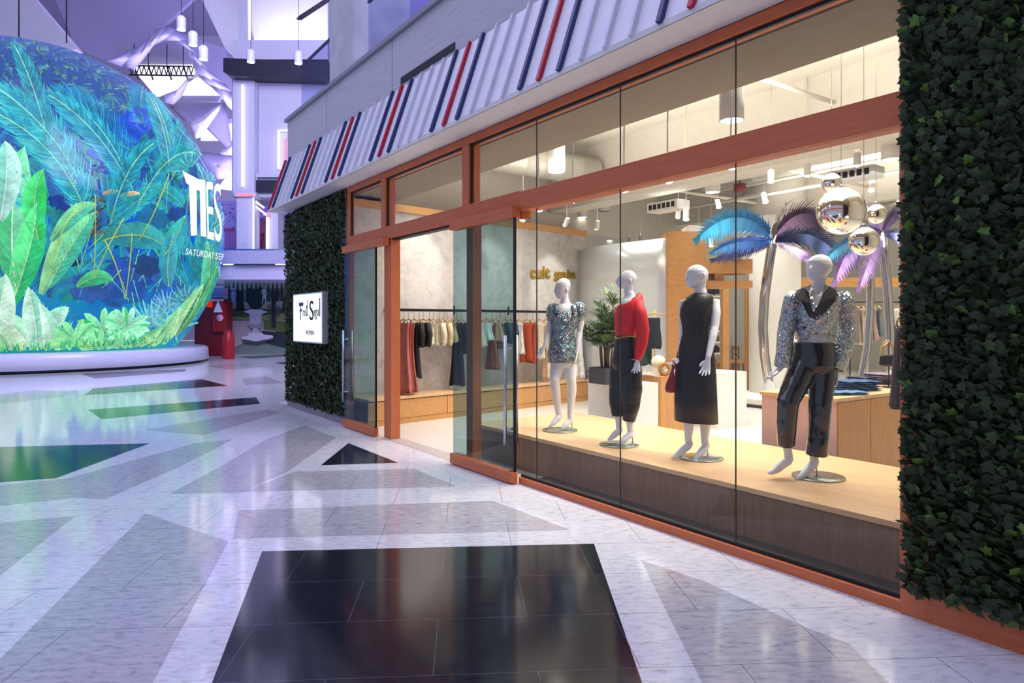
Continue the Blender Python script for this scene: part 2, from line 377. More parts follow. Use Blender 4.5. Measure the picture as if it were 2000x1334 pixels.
LV = [mat('ivy_dark', '#303f25', .6, var=.3, scale=20, spec=.3), mat('ivy_deep', '#26361f', .55, var=.3, scale=20, spec=.35), mat('ivy_mid', '#3b5029', .58, var=.25, scale=20, spec=.3), mat('ivy_fresh', '#587c30', .5, var=.2, scale=20, spec=.3)]
hedge('ivy_hedge', -1.835, .5, .17, 4.3, -.02, .066, .033, 'dark green ivy covering the wall right of the shop window', LV, wrap=1)
hedge('ivy_hedge', -13.34, -10.32, .14, 3.70, -.01, .066, .042, 'dark clipped leaf wall behind the lit white sign', LV, depthv=.06)
struct(MB().bx(-1.76, 2, .125, .3, 0, 4.757).build('wall_right', mat('hedge_backing', '#141a14', .9)))
struct(MB().bx(-13.36, XL-.16, .125, .3, 0, 4.757).build('wall_left', MATS['hedge_backing']))
struct(MB().bx(-1.76, 2, -.012, .12, 0, .17).build('baseboard_right', TERRA))
struct(MB().bx(-13.36, XL, -.012, .12, 0, .135).build('baseboard_left', mat('base_stone', '#8d8490', .5)))

# ---- lit sign on the left hedge
sg = thing('wall_sign', 'white lit box sign with dark blue script letters on the left leaf wall', 'sign', (-11.7, -.10, 1.26))
hang(MB().bx(-12.49, -10.94, -.165, -.06, 1.262, 2.128).build('sign_box', mat('sign_metal', '#c9c9d2', .4, .6), bevel=.006), sg)
hang(MB().bx(-12.46, -10.97, -.169, -.165, 1.285, 2.105).build('lit_face', emis('sign_white', '#f4f6ff', 1.05)), sg)
INK = mat('sign_ink', '#12202f', .6); BLU = mat('sign_blue', '#0c4c7c', .6)
def letters(spec, m, y, zc=None):
    b = MB()
    for s_, x, z, w, h in spec:
        vs_, fs_, tw, tht = textmesh(s_); 
        b.add([(x+v.x/tw*w, y, z+v.y/tht*h) for v in vs_], fs_)
        b.add([(x+v.x/tw*w, y-.004, z+v.y/tht*h) for v in vs_], fs_)
    return b
sx = lambda px: ony(px, 600, -.17).x
b = letters([('r', sx(592.0), 1.727, .055, .10), ('e', sx(594.7), 1.727, .062, .10), ('d', sx(597.8), 1.727, .085, .27),
             ('S', sx(604.8), 1.655, .21, .33), ('e', sx(613.2), 1.727, .058, .10), ('g', sx(616.0), 1.665, .075, .16), ('a', sx(620.0), 1.727, .078, .10), ('l', sx(624.3), 1.72, .032, .30)], INK, -.1715)
hang(b.build('name_lettering', INK), sg)
b = MB(); fx = sx(587.5)
b.bx(fx-.02, fx+.01, -.1745, -.1705, 1.66, 1.95); b.bx(fx-.09, fx+.14, -.1745, -.1705, 1.905, 1.965)
b.prism([(fx-.07, -.1705, 1.84), (fx+.12, -.1705, 1.85), (fx-.01, -.1705, 1.79)], (0, -.004, 0)); hang(b.build('blue_initial', BLU), sg)
hang(letters([('WOMEN', sx(597.5), 1.405, .43, .075)], INK, -.1715).build('small_lettering', mat('sign_grey', '#8a8f99', .6)), sg)
# ================================================================== the round screen
SC = CAM+RT*-18.29+FW*26+UP*3.585; SR = 6.752
def onsph(px, py, lift=0.):
    d = ray(px, py).normalized(); oc = CAM-SC; b_ = oc.dot(d); c = oc.dot(oc)-(SR+lift)**2; q = b_*b_-c
    if q <= 0: return None
    return CAM+d*(-b_-math.sqrt(q))
def screen_mat():
    m = bpy.data.materials.new('screen_backdrop'); nt, N, L = nodes(m)
    o = N.new('ShaderNodeOutputMaterial'); b = N.new('ShaderNodeBsdfPrincipled'); L.new(b.outputs[0], o.inputs[0])
    b.inputs['Base Color'].default_value = (.006, .01, .02, 1); b.inputs['Roughness'].default_value = .12; b.inputs['Specular IOR Level'].default_value = .2
    tc = N.new('ShaderNodeTexCoord'); sp = N.new('ShaderNodeSeparateXYZ'); L.new(tc.outputs['Object'], sp.inputs[0])
    mr = N.new('ShaderNodeMapRange'); L.new(sp.outputs['Z'], mr.inputs[0]); mr.inputs[1].default_value = 0; mr.inputs[2].default_value = 11.4
    nz = N.new('ShaderNodeTexNoise'); nz.inputs['Scale'].default_value = .55; nz.inputs['Detail'].default_value = 6; L.new(tc.outputs['Object'], nz.inputs[0])
    ad = N.new('ShaderNodeMath'); ad.operation = 'MULTIPLY_ADD'; L.new(nz.outputs[0], ad.inputs[0]); ad.inputs[1].default_value = .55; L.new(mr.outputs[0], ad.inputs[2])
    rp = N.new('ShaderNodeValToRGB'); L.new(ad.outputs[0], rp.inputs[0]); e = rp.color_ramp.elements
    e[0].position = .2; e[0].color = lin('#2aa88c'); e[1].position = 1.; e[1].color = lin('#33569f')
    for p, c in ((.34, '#1f8fa6'), (.46, '#1674b8'), (.56, '#0d86b4'), (.66, '#0f56c4'), (.76, '#1668d6'), (.86, '#28509e')):
        k = e.new(p); k.color = lin(c)
    L.new(rp.outputs[0], b.inputs['Emission Color']); b.inputs['Emission Strength'].default_value = .95; m.cycles.emission_sampling = 'NONE'
    return m
gl = thing('spherical_screen', 'giant round video screen glowing with blue and green jungle leaves', 'video screen', (SC.x, SC.y, 0))
prof = [(math.sqrt(max(0., SR*SR-(z-SC.z)**2)), z) for z in [SC.z+SR*math.sin(a) for a in np.linspace(math.asin((.63-SC.z)/SR), PI/2-.01, 60)]]
hang(MB().lathe(prof, (SC.x, SC.y, 0), 96).build('screen_shell', screen_mat()), gl)
art = MB(); LIFT = [.012]
def srgb(c): return lin(c)
def jit(c, a=.12):
    q = lin(c); k = 1+random.uniform(-a, a); return (q[0]*k, q[1]*k*(1+random.uniform(-.05, .05)), q[2]*k, 1)
def poly(pts, col):
    v = [onsph(x, y, LIFT[0]) for x, y in pts]
    if any(p is None or p.z < .64 for p in v): return
    art.add(v, [tuple(range(len(v)))], 0, col)
def strip(cl, w, c1, c2=None, rib=None):        # blade along a centre line: two halves, tone shifting from base to tip and rib to edge
    n_ = len(cl); c2 = c2 or c1
    for s_, c in ((1, c1), (-1, c2)):
        base = jit(c, .10)
        tone = lambda k, e: tuple(v*(.72+.5*k/(n_-1))*(1.12 if e else .9) for v in base[:3])+(1,)
        for i in range(n_-1):
            a, b_ = cl[i], cl[i+1]; q = []
            for k in (i, i+1):
                p0, p1 = cl[max(k-1, 0)], cl[min(k+1, n_-1)]; dx, dy = p1[0]-p0[0], p1[1]-p0[1]; l = math.hypot(dx, dy) or 1
                q.append((cl[k][0]-dy/l*w[k]*s_, cl[k][1]+dx/l*w[k]*s_))
            poly([a, b_, q[1], q[0]], (tone(i, 0), tone(i+1, 0), tone(i+1, 1), tone(i, 1)))
    LIFT[0] += .000004
    if rib:
        LIFT[0] += .00005
        strip(cl, [max(.35, .05*max(w)*(1-i/n_)) for i in range(n_)], rib)
def curve(p0, p1, p2, n_=14):
    return [((1-t)**2*p0[0]+2*t*(1-t)*p1[0]+t*t*p2[0], (1-t)**2*p0[1]+2*t*(1-t)*p1[1]+t*t*p2[1]) for t in [i/n_ for i in range(n_+1)]]
def broad(p0, p1, p2, w, c1, c2, rib='#bfe9a0', n_=14):
    LIFT[0] += .0004
    cl = curve(p0, p1, p2, n_); strip(cl, [w*max(0., math.sin(PI*(.06+.94*i/n_)))**.8*(1 if i < n_ else 0) for i in range(n_+1)], c1, c2, rib)
    for i in range(2, n_-1):                           # side veins
        a, b_ = cl[i], cl[i+1]; dx, dy = b_[0]-a[0], b_[1]-a[1]; l = math.hypot(dx, dy) or 1; ww = w*max(0., math.sin(PI*(.06+.94*i/n_)))**.8*.9
        for s_ in (1, -1):
            strip([a, (a[0]+dx*.9-dy/l*ww*.55*s_, a[1]+dy*.9+dx/l*ww*.55*s_), (a[0]+dx*1.7-dy/l*ww*s_, a[1]+dy*1.7+dx/l*ww*s_)], [.5, .4, .1], c2 if s_ > 0 else c1)
def frond(p0, p1, p2, L_, c1, c2, n_=34, w=1.8, rib='#8fe0c8', ang=.95, droop=.35):
    LIFT[0] += .0004
    cl = curve(p0, p1, p2, n_)
    for i in range(2, n_+1):
        a, b_ = cl[i-1], cl[i]; th = math.atan2(b_[1]-a[1], b_[0]-a[0]); t = i/n_
        l = L_*(math.sin(PI*(.12+.83*t))**.7)*random.uniform(.88, 1.1)
        for s_ in (1, -1):
            c = c1 if random.random() < .5 else c2; aa = th+s_*(ang-.5*t)
            m_ = (b_[0]+math.cos(aa)*l*.5, b_[1]+math.sin(aa)*l*.5); a2 = aa-s_*droop+random.uniform(-.1, .1)
            strip([b_, m_, (m_[0]+math.cos(a2)*l*.5, m_[1]+math.sin(a2)*l*.5)], [w*.7, w, .1], c)
    strip(cl, [1.1]*(n_+1), rib)
def fan(c, r, a0, a1, n_, col1, col2, w=3, inner=.12):
    LIFT[0] += .0004
    for i in range(n_):
        a = a0+(a1-a0)*i/(n_-1)+random.uniform(-.03, .03); rr = r*random.uniform(.85, 1.1)
        p = lambda k: (c[0]+math.cos(a+.12*k)*rr*k, c[1]+math.sin(a+.12*k)*rr*k)
        strip([p(inner), p(.4), p(.7), p(.92), p(1.05)], [w*.5, w, w*.9, w*.5, .1], col1 if i % 2 else col2)
def monstera(c, r, rot, c1, c2):
    LIFT[0] += .0006
    for i in range(15):
        a = rot+(-2.5+5.0*i/14); rr = r*(.62+.38*math.cos((a-rot)*.5)**2)
        bend = .18 if a > rot else -.18
        p = lambda k: (c[0]+math.cos(a+bend*k)*rr*k, c[1]+math.sin(a+bend*k)*rr*k*.8)
        strip([p(.04), p(.3), p(.6), p(.85), p(1.)], [r*.03, r*.075, r*.12, r*.10, r*.02], c1 if i % 3 else c2, c1)
U = random.uniform
# dull canopy leaves round the crown of the ball
for _ in range(1500):
    x, y = U(0, 440), U(70, 360); d_ = onsph(x, y)
    if d_ is None: continue
    nrm = (d_-SC).normalized(); el = math.degrees(math.asin(nrm.z))
    if el < 34+U(-6, 8): continue
    a = U(-.3, 1.4); l = U(8, 20); LIFT[0] += .00002; wl = U(2.2, 5.0)
    strip([(x, y), (x+math.cos(a)*l*.35, y+math.sin(a)*l*.35), (x+math.cos(a)*l*.7, y+math.sin(a)*l*.7), (x+math.cos(a)*l, y+math.sin(a)*l)], [.6, wl, wl*.8, .2], random.choice(['#4f86a6', '#3f74a0', '#5c9a9c', '#2d5a98', '#6ea89a', '#365fa2', '#2a4f8c', '#48809a']), random.choice(['#3c6f9a', '#4a8a9a', '#2f5f94']))
for x, y in ((165, 178), (195, 192), (215, 185), (250, 200), (150, 165)):
    fan((x, y), U(24, 34), .4, 2.6, 9, '#5a9fb8', '#3f86ae', 1.6)
# dark gaps between the plants
for x, y, r_, c in ((70, 330, 26, '#0a3f8f'), (255, 250, 40, '#1458c8'), (285, 225, 34, '#3a66dc'), (215, 330, 30, '#14509e'), (120, 395, 26, '#123f86'), (190, 415, 30, '#3a3a2a'), (215, 470, 22, '#123a48'),
                    (265, 540, 30, '#0f3f58'), (135, 520, 28, '#143c52'), (330, 505, 30, '#155d92'), (300, 440, 40, '#137a96'), (240, 545, 60, '#1b5aa6'), (175, 560, 40, '#2c5f9e'), (330, 580, 40, '#1f66ae'), (60, 470, 40, '#15909a'), (390, 540, 22, '#177a94')):
    LIFT[0] += .001; p = [(x+math.cos(a)*r_*U(.75, 1.2), y+math.sin(a)*r_*U(.6, .95)) for a in np.linspace(0, 2*PI, 15)[:-1]]
    for i in range(len(p)): poly([(x, y), p[i], p[(i+1) % len(p)]], jit(c, .05))
TE1, TE2, TE3 = '#1fa3bd', '#2bb5c4', '#159bb6'
# background growth, dim and dense
for _ in range(120):
    x, y = U(-10, 430), U(260, 600); a = U(-2.6, -.5); l = U(40, 90); c = random.choice(['#1a66b4', '#1d7fae', '#1b8f9e', '#2257a6', '#23909a', '#1f9a8a', '#2a6fb8', '#18708a'])
    broad((x, y), (x+math.cos(a)*l*.5+U(-12, 12), y+math.sin(a)*l*.5), (x+math.cos(a)*l, y+math.sin(a)*l), U(8, 20), c, random.choice(['#1f74b0', '#1c86a0', '#2560a8', '#1f8c94']), None, 9)
for _ in range(15):
    x, y = U(-10, 410), U(240, 560); a = U(-2.7, -.5); l = U(70, 130); c = random.choice(['#1b86b4', '#229aae', '#1d72bc', '#1fa39c'])
    frond((x, y), (x+math.cos(a)*l*.5+U(-20, 20), y+math.sin(a)*l*.5), (x+math.cos(a)*l, y+math.sin(a)*l), U(28, 46), c, random.choice(['#2a93c0', '#2fb0b0', '#1f68b8']), 34, 1.2, '#4fb8c0')
for _ in range(70):
    x, y = U(150, 440), U(330, 640); a = U(-2.4, -.7); l = U(30, 80); strip(curve((x, y), (x+math.cos(a)*l*.5, y+math.sin(a)*l*.5+U(-6, 6)), (x+math.cos(a)*l, y+math.sin(a)*l), 6), [.7]*7, random.choice(['#5fd0c4', '#46b4d4', '#8fd86a', '#2fa0d0']))
for x, y, r_, c in ((255, 250, 40, '#1450cc'), (285, 228, 32, '#3560e0'), (215, 325, 26, '#1044a4'), (240, 545, 55, '#1a4fa6'), (175, 560, 40, '#2a569e'), (330, 580, 38, '#1a5cb4'), (120, 395, 24, '#0f3a8c'), (300, 430, 34, '#0f6c9c'), (200, 300, 26, '#0d52c0'), (60, 250, 24, '#0e58b8'), (345, 420, 20, '#0e4a90'), (290, 520, 30, '#123f74')):
    LIFT[0] += .0008; p = [(x+math.cos(a)*r_*U(.6, 1.3), y+math.sin(a)*r_*U(.5, 1.0)) for a in np.linspace(0, 2*PI, 23)[:-1]]
    for i in range(len(p)): poly([(x, y), p[i], p[(i+1) % len(p)]], jit(c, .05))
for x, y, w_, h_ in ((235, 385, 40, 7), (200, 380, 36, 6)): broad((x, y), (x+w_*.4, y-h_*1.5), (x+w_, y-h_), h_*.7, '#c9a878', '#e4c79a', None, 8)
for _ in range(40):
    x, y = U(175, 215), U(385, 470); l = U(6, 14); a = U(-2.6, -.4); strip([(x, y), (x+math.cos(a)*l*.5, y+math.sin(a)*l*.5), (x+math.cos(a)*l, y+math.sin(a)*l)], [1, 2.4, .3], random.choice(['#6b5a3a', '#3a4a34', '#8a7a54', '#27443c', '#a08a60']))
frond((150, 360), (70, 235), (-40, 175), 88, '#178cb8', '#2aa8c6', 56, 1.4); frond((172, 425), (105, 250), (30, 200), 80, '#1f9cc0', '#3cbccc', 54, 1.3); frond((262, 380), (215, 235), (110, 180), 78, '#1280bc', '#2a9fca', 50, 1.3); frond((338, 345), (335, 250), (298, 190), 52, '#2fa0c0', '#56bcd0', 52, 1.2)
frond((95, 285), (72, 170), (28, 88), 42, '#2a93b0', '#3aa9b8', 36)
frond((150, 345), (95, 235), (-15, 165), 62, TE1, '#35bfca', 44)
frond((165, 410), (110, 270), (-20, 215), 60, '#1aa0c0', '#45c6cc', 46)
frond((250, 355), (190, 240), (95, 185), 56, '#18a0c4', '#3ab8d2', 44)
frond((330, 325), (326, 245), (292, 188), 38, '#2f9fc0', '#48b4cc', 36)
frond((270, 400), (330, 280), (385, 300), 34, '#1f9fb4', '#2fb6b4', 30)
frond((215, 440), (240, 320), (300, 280), 42, '#128db0', '#23a9b2', 34)
frond((60, 420), (25, 330), (-30, 300), 60, '#1fb4c6', '#5ad2cf', 34)
frond((400, 420), (412, 370), (385, 320), 24, '#3fa6c6', '#2c86b8', 26)
fan((372, 330), 34, 2.4, 5.2, 13, '#2fa5b6', '#5cc4c2', 2)
# broad leaves, left to right
broad((30, 560), (10, 400), (48, 285), 40, '#7fe6b4', '#4fd08c', '#d8f7d8')
broad((75, 470), (55, 380), (85, 330), 24, '#2fd060', '#46e07c')
broad((20, 600), (70, 470), (72, 395), 30, '#28c878', '#5fe38e')
broad((0, 430), (20, 330), (10, 275), 30, '#b8ece6', '#86e0cf', '#e8fff8')
broad((80, 575), (120, 480), (150, 395), 20, '#66cfa0', '#9de8a0')
broad((95, 560), (140, 470), (188, 412), 22, '#3fb79a', '#7fdc9e')
broad((100, 470), (150, 400), (190, 400), 16, '#4bc0a4', '#86dca0')
broad((200, 470), (285, 440), (330, 490), 26, '#2a93a2', '#3aa8a6', '#b6d860')
broad((150, 560), (190, 530), (222, 548), 15, '#2fb07c', '#4cc886')
broad((320, 500), (345, 470), (362, 420), 20, '#2c9fb0', '#37b2a8')
broad((330, 560), (322, 500), (340, 455), 18, '#43a7b8', '#2c96b0')
broad((395, 600), (420, 520), (405, 470), 16, '#35a58e', '#58c492')
for p in (((185, 540), (210, 480), (242, 425)), ((245, 582), (255, 520), (258, 455)), ((245, 585), (232, 520), (205, 470)), ((183, 540), (188, 480), (186, 380)), ((100, 540), (110, 440), (160, 400)), ((270, 470), (300, 430), (330, 340))):
    strip(curve(*p), [1.0]*15, '#b8d048')
fan((330, 610), 44, 2.8, 6.0, 18, '#4c9fd0', '#7cc4d8', 2.4); fan((300, 645), 58, 2.7, 5.9, 22, '#4fb0cc', '#86d0d6', 2.6); fan((365, 590), 36, 2.9, 5.6, 15, '#2d86a8', '#63b8bc', 2.2)
fan((345, 645), 46, 3.0, 5.8, 17, '#3e9fae', '#70c8b8', 2.4); fan((120, 690), 60, 3.4, 5.6, 18, '#3cc08c', '#64d89c', 3)
broad((70, 700), (40, 640), (-15, 610), 26, '#a8e8c0', '#d8f4dc', '#f4ffe8'); broad((75, 700), (70, 620), (55, 560), 24, '#8fdcc0', '#c4f0d8', '#f4ffe8')
broad((60, 690), (100, 620), (135, 600), 20, '#bdeedd', '#8fdcc0', '#f0fff0'); broad((-5, 690), (-2, 600), (12, 535), 30, '#c8ecd4', '#9fe0c0', '#f0fff0')
broad((85, 690), (120, 660), (75, 590), 18, '#9fe6c8', '#cdf4e2'); broad((20, 700), (30, 660), (-20, 640), 22, '#c8ecc8', '#8fd89c', '#f4ffe8')
monstera((205, 650), 62, -2.1, '#8aeab0', '#3fc873'); monstera((245, 640), 52, -1.1, '#9df0c4', '#45cc78'); monstera((150, 668), 58, -1.9, '#8fe6a4', '#60d486')
monstera((190, 680), 46, -1.2, '#8fe8a8', '#34b866'); monstera((235, 678), 40, -.7, '#7fe0a0', '#b4f2cc')
broad((318, 672), (360, 610), (398, 555), 13, '#b8e8a8', '#7fce88', '#e4f8c8'); broad((290, 680), (335, 640), (352, 600), 11, '#a4e29c', '#66c088', '#e4f8c8')
broad((345, 655), (390, 600), (428, 510), 9, '#4fae72', '#2f8c62'); broad((255, 682), (290, 660), (318, 640), 10, '#9edc90', '#58b87c')
for _ in range(90):
    x = U(0, 350); y = 688-x*.06; l = U(10, 26); a = U(-2.1, -1.0); strip([(x, y), (x+math.cos(a)*l*.5, y+math.sin(a)*l*.5), (x+math.cos(a)*l*1.0, y+math.sin(a)*l)], [1.6, 1.2, .1], random.choice(['#46c86c', '#7fdc84', '#2fae7c', '#b4ea94', '#1f9c78']))
LEAFM = vcol('screen_leaves', .12, 0, 1.0, base=False); nt = LEAFM.node_tree; N, L = nt.nodes, nt.links
bs_ = [n for n in N if n.type == 'BSDF_PRINCIPLED'][0]; bs_.inputs['Specular IOR Level'].default_value = .2; vc_ = [n for n in N if n.type == 'VERTEX_COLOR'][0]
tc = N.new('ShaderNodeTexCoord'); nz = N.new('ShaderNodeTexNoise'); nz.inputs['Scale'].default_value = 2.2; nz.inputs['Detail'].default_value = 9; nz.inputs['Roughness'].default_value = .7; L.new(tc.outputs['Object'], nz.inputs[0])
mr = N.new('ShaderNodeMapRange'); L.new(nz.outputs[0], mr.inputs[0]); mr.inputs[1].default_value = .3; mr.inputs[2].default_value = .7; mr.inputs[3].default_value = .55; mr.inputs[4].default_value = 1.35
L.new(mr.outputs[0], bs_.inputs['Emission Strength']); LEAFM.cycles.emission_sampling = 'NONE'; hang(art.build('leaf_picture', LEAFM), gl)
# white words on the screen
def sphere_text(body, pts, hgt, size, nm, m):     # pts: (x,y) of the base line start and end; hgt: px height at start and end
    vs_, fs_, w, h = textmesh(body, 1., 0, 1); b = MB(); out = []
    for v in vs_:
        t = v.x/w; k = t if size is None else size(t); x = pts[0][0]+(pts[1][0]-pts[0][0])*k; y = pts[0][1]+(pts[1][1]-pts[0][1])*k
        hh = hgt[0]+(hgt[1]-hgt[0])*k; out.append(onsph(x+(v.y/h)*hh*hgt[2], y-(v.y/h)*hh, LIFT[0]+.03))
    if all(o is not None for o in out): b.add(out, fs_)
    return hang(b.build(nm, m), gl)
WHT = emis('screen_white', '#f4f8f2', 1.05)
for ch, x0, x1, yb, yt in (('T', 366, 398, (460, 463), (343, 343)), ('I', 392, 403, (461, 463), (350, 352)), ('E', 405, 418, (466, 469), (355, 356)), ('S', 419, 434, (471, 474), (358, 358))):
    if ch == 'T':
        v = MB()
        for q in ([(356, 333), (392, 352), (394, 376), (364, 358)], [(369, 355), (384, 364), (385, 459), (373, 461)]):
            qq = []
            for i in range(4):
                a, b_ = q[i], q[(i+1) % 4]; qq += [(a[0]+(b_[0]-a[0])*k/5, a[1]+(b_[1]-a[1])*k/5) for k in range(5)]
            c = (sum(p[0] for p in qq)/20, sum(p[1] for p in qq)/20)
            for i in range(20): v.add([onsph(*p, LIFT[0]+.03) for p in (c, qq[i], qq[(i+1) % 20])], [(0, 1, 2)])
        hang(v.build('letter', WHT), gl)
    else: sphere_text(ch, ((x0, yb[0]), (x1, yb[1])), (yb[0]-yt[0], yb[1]-yt[1], -.02), None, 'letter', WHT)
sphere_text('SATURDAY', ((362, 497), (417, 505.5)), (12, 13, .12), lambda t: 1-max(0., 1-t)**1.15, 'date_word', WHT); sphere_text('SEP', ((420.5, 506), (436, 509)), (13, 13, .10), lambda t: 1-max(0., 1-t)**1.2, 'date_word', WHT)
bs = thing('screen_plinth', 'low round white plinth under the giant round screen', 'plinth', (SC.x, SC.y, 0))
hang(MB().lathe([(5.9, 0), (5.9, .10)], (SC.x, SC.y, 0), 96).build('shadow_gap', mat('gap_dark', '#4b4a5c', .5)), bs)
hang(MB().lathe([(6.05, .09), (6.17, .10), (6.14, .54), (6.06, .60), (5.9, .615), (5.05, .62)], (SC.x, SC.y, 0), 128).build('plinth_body', mat('plinth_white', '#c9c8da', .22, var=.03)), bs)
# ================================================================== the atrium beyond
def slab(b, poly_, d, t=.3, m=0, col=None):        # an outline standing at its own distance, with thickness
    p = [atd(x, y, d) for x, y in poly_]; b.prism(p, FW*t, m, col); return b
def rect(b, x0, y0, x1, y1, d, t=.3, m=0, col=None): return slab(b, [(x0, y0), (x1, y0), (x1, y1), (x0, y1)], d, t, m, col)
LAV = mat('plaster_lavender', '#bdbccb', .7, var=.03); LAV2 = mat('plaster_violet', '#a5a2bd', .7, var=.03); PALE = mat('plaster_pale', '#dcdbe4', .7, var=.03)
INKB = mat('fascia_ink', '#16172b', .5)
NEON = emis('neon_white', '#ede6ff', 3.0); NEONP = emis('neon_pink', '#ff6a86', 2.2); SKYL = emis('skylight_white', '#fbfbff', 1.6)
# ceiling, back wall with skylights
def hz(lat, dep, z): return CAM+RT*lat+FW*dep+UP*(z-EYE)
c = MB(); 
c.prism([hz(-60, 2, 25), hz(25, 2, 25), hz(25, 57, 25), hz(-60, 57, 25)], (0, 0, .3))
struct(c.build('ceiling', LAV2))
struct(slab(MB(), [(-700, 70), (1300, 70), (1300, 664), (-700, 664)], 56, .4).build('wall_back', LAV))
b = MB()
for poly_ in ([(-40, -20), (52, -20), (150, 96), (60, 110), (-40, 45)], [(385, -20), (480, -20), (470, 120), (440, 95)]): slab(b, poly_, 34, .5)
struct(b.build('trim_18', PALE))
b = MB()
for poly_ in ([(100, -20), (395, -20), (318, 52), (205, 118), (150, 96)], [(205, 118), (318, 52), (440, 95), (455, 175), (330, 140)]): slab(b, poly_, 44, .3)
struct(b.build('trim_19', LAV2))
for i, q in enumerate(([(252, 126), (375, 126), (379, 142), (368, 152), (345, 180), (304, 188)], [(386, 150), (433, 186), (347, 187), (362, 165)], [(392, 274), (394, 240), (456, 240), (456, 274)], [(424, 368), (440, 348), (456, 342), (456, 372)])):
    o = slab(MB(), q, 43.5 if i < 2 else 43.8, .15).build('window_%d' % (40+i), SKYL); struct(o)
b = MB()
for q in ([(340, 187), (433, 187), (425, 198), (345, 196)], [(392, 232), (456, 232), (456, 240), (392, 240)]): slab(b, q, 43.2, .3)
struct(b.build('trim_20', LAV))
def sail(poly_, d, label, m, bow=1.2):              # tensioned fabric: outline filled, bowed and given thickness
    n_ = len(poly_); cx, cy = sum(p[0] for p in poly_)/n_, sum(p[1] for p in poly_)/n_
    b = MB(); rs = []
    dense = []
    for i in range(n_):
        a, c_ = poly_[i], poly_[(i+1) % n_]; dense += [(a[0]+(c_[0]-a[0])*k/4, a[1]+(c_[1]-a[1])*k/4) for k in range(4)]
    for s_ in (1., .75, .5, .25, .04):
        rs.append([atd(cx+(x-cx)*s_, cy+(y-cy)*s_, d-bow*(1-s_*s_)) for x, y in dense])
    b.rings(rs, caps=False); o = b.build('fabric_sail', m); md = o.modifiers.new('t', 'SOLIDIFY'); md.thickness = .06
    return tag(o, label, 'fabric sail', 'fabric sails under the atrium roof')
SAILM = mat('sail_fabric', '#d8d5ee', .8, var=.02)
ARCH = [(205, 119), (262, 95), (290, 72), (306, 57), (325, 51), (345, 57), (364, 78), (386, 110), (412, 140), (440, 163), (455, 180), (455, 215), (432, 190), (408, 165), (386, 145), (372, 112), (358, 90), (340, 80), (318, 80), (300, 90), (284, 112), (264, 136), (238, 130)]
b = MB(); dd = []
n_ = len(ARCH); half = n_//2
up_, lo_ = ARCH[:12], [ARCH[0]]+ARCH[12:][::-1]
lo_ = [lo_[min(len(lo_)-1, int(i*len(lo_)/12))] for i in range(12)]
rs = [[atd(u[0]+(l[0]-u[0])*k/4, u[1]+(l[1]-u[1])*k/4, 40-1.1*math.sin(PI*k/4)) for k in range(5)] for u, l in zip(up_, lo_)]
for r0, r1 in zip(rs, rs[1:]): b.add(r0+r1, [(k, k+1, k+6, k+5) for k in range(4)], smooth=True)
o = b.build('fabric_sail', SAILM); o.modifiers.new('t', 'SOLIDIFY').thickness = .08
tag(o, 'arching pale fabric sail above the truss and skylight', 'fabric sail', 'fabric sails under the atrium roof')
sail([(318, 188), (350, 176), (371, 150), (352, 190), (338, 203), (320, 198)], 41.5, 'small grey fabric sail between the two upper skylights', SAILM, .5)
sail([(370, 243), (392, 232), (437, 200), (392, 266), (383, 270)], 41, 'white pointed fabric sail beside the giant round screen', mat('sail_white', '#f3f2fa', .8, var=.02), .5)
sail([(330, 205), (440, 203), (455, 300), (395, 240), (360, 235)], 42.6, 'broad violet fabric sail under the upper skylights', LAV2, .6)
sail([(384, 296), (456, 306), (456, 345), (425, 350), (402, 322)], 41.6, 'violet fabric sail beneath the lower skylight', LAV2, .5)
sail([(424, 302), (456, 282), (456, 304), (438, 306)], 41.8, 'small pale fabric sail beside the lavender tower', SAILM, .3)
tr = thing('lighting_truss', 'thin dark lighting truss across the upper skylight', 'truss', atd(312, 138, 42.8))
def stick(b, p0, p1, d, r): return b.tube([atd(*p0, d), atd(*p1, d)], r, 6)
DKM = mat('dark_metal', '#33323f', .5, .5)
b = MB(); stick(b, (250, 128), (375, 130), 42.8, .05); stick(b, (252, 146), (378, 148), 42.8, .05); hang(b.build('chord', DKM), tr)
b = MB()
for i in range(13): x = 252+i*9.7; stick(b, (x, 128), (x+5, 146), 42.8, .035); stick(b, (x+5, 146), (x+9.7, 129), 42.8, .035)
hang(b.build('lattice', DKM), tr)
for x in (262, 290, 326, 358): hang(stick(MB(), (x, 85), (x, 128), 42.8, .03).build('hanger_rod', DKM), tr); hang(stick(MB(), (x, 130), (x+9, 156), 42.8, .05).build('lamp_arm', DKM), tr)
def neon(pts, d, label, m=NEON, w_=.05, group='neon light lines on the lavender tower'):
    b = MB(); b.tube([atd(x, y, d) for x, y in pts], w_, 6); return tag(b.build('neon_tube', m), label, 'neon light', group)
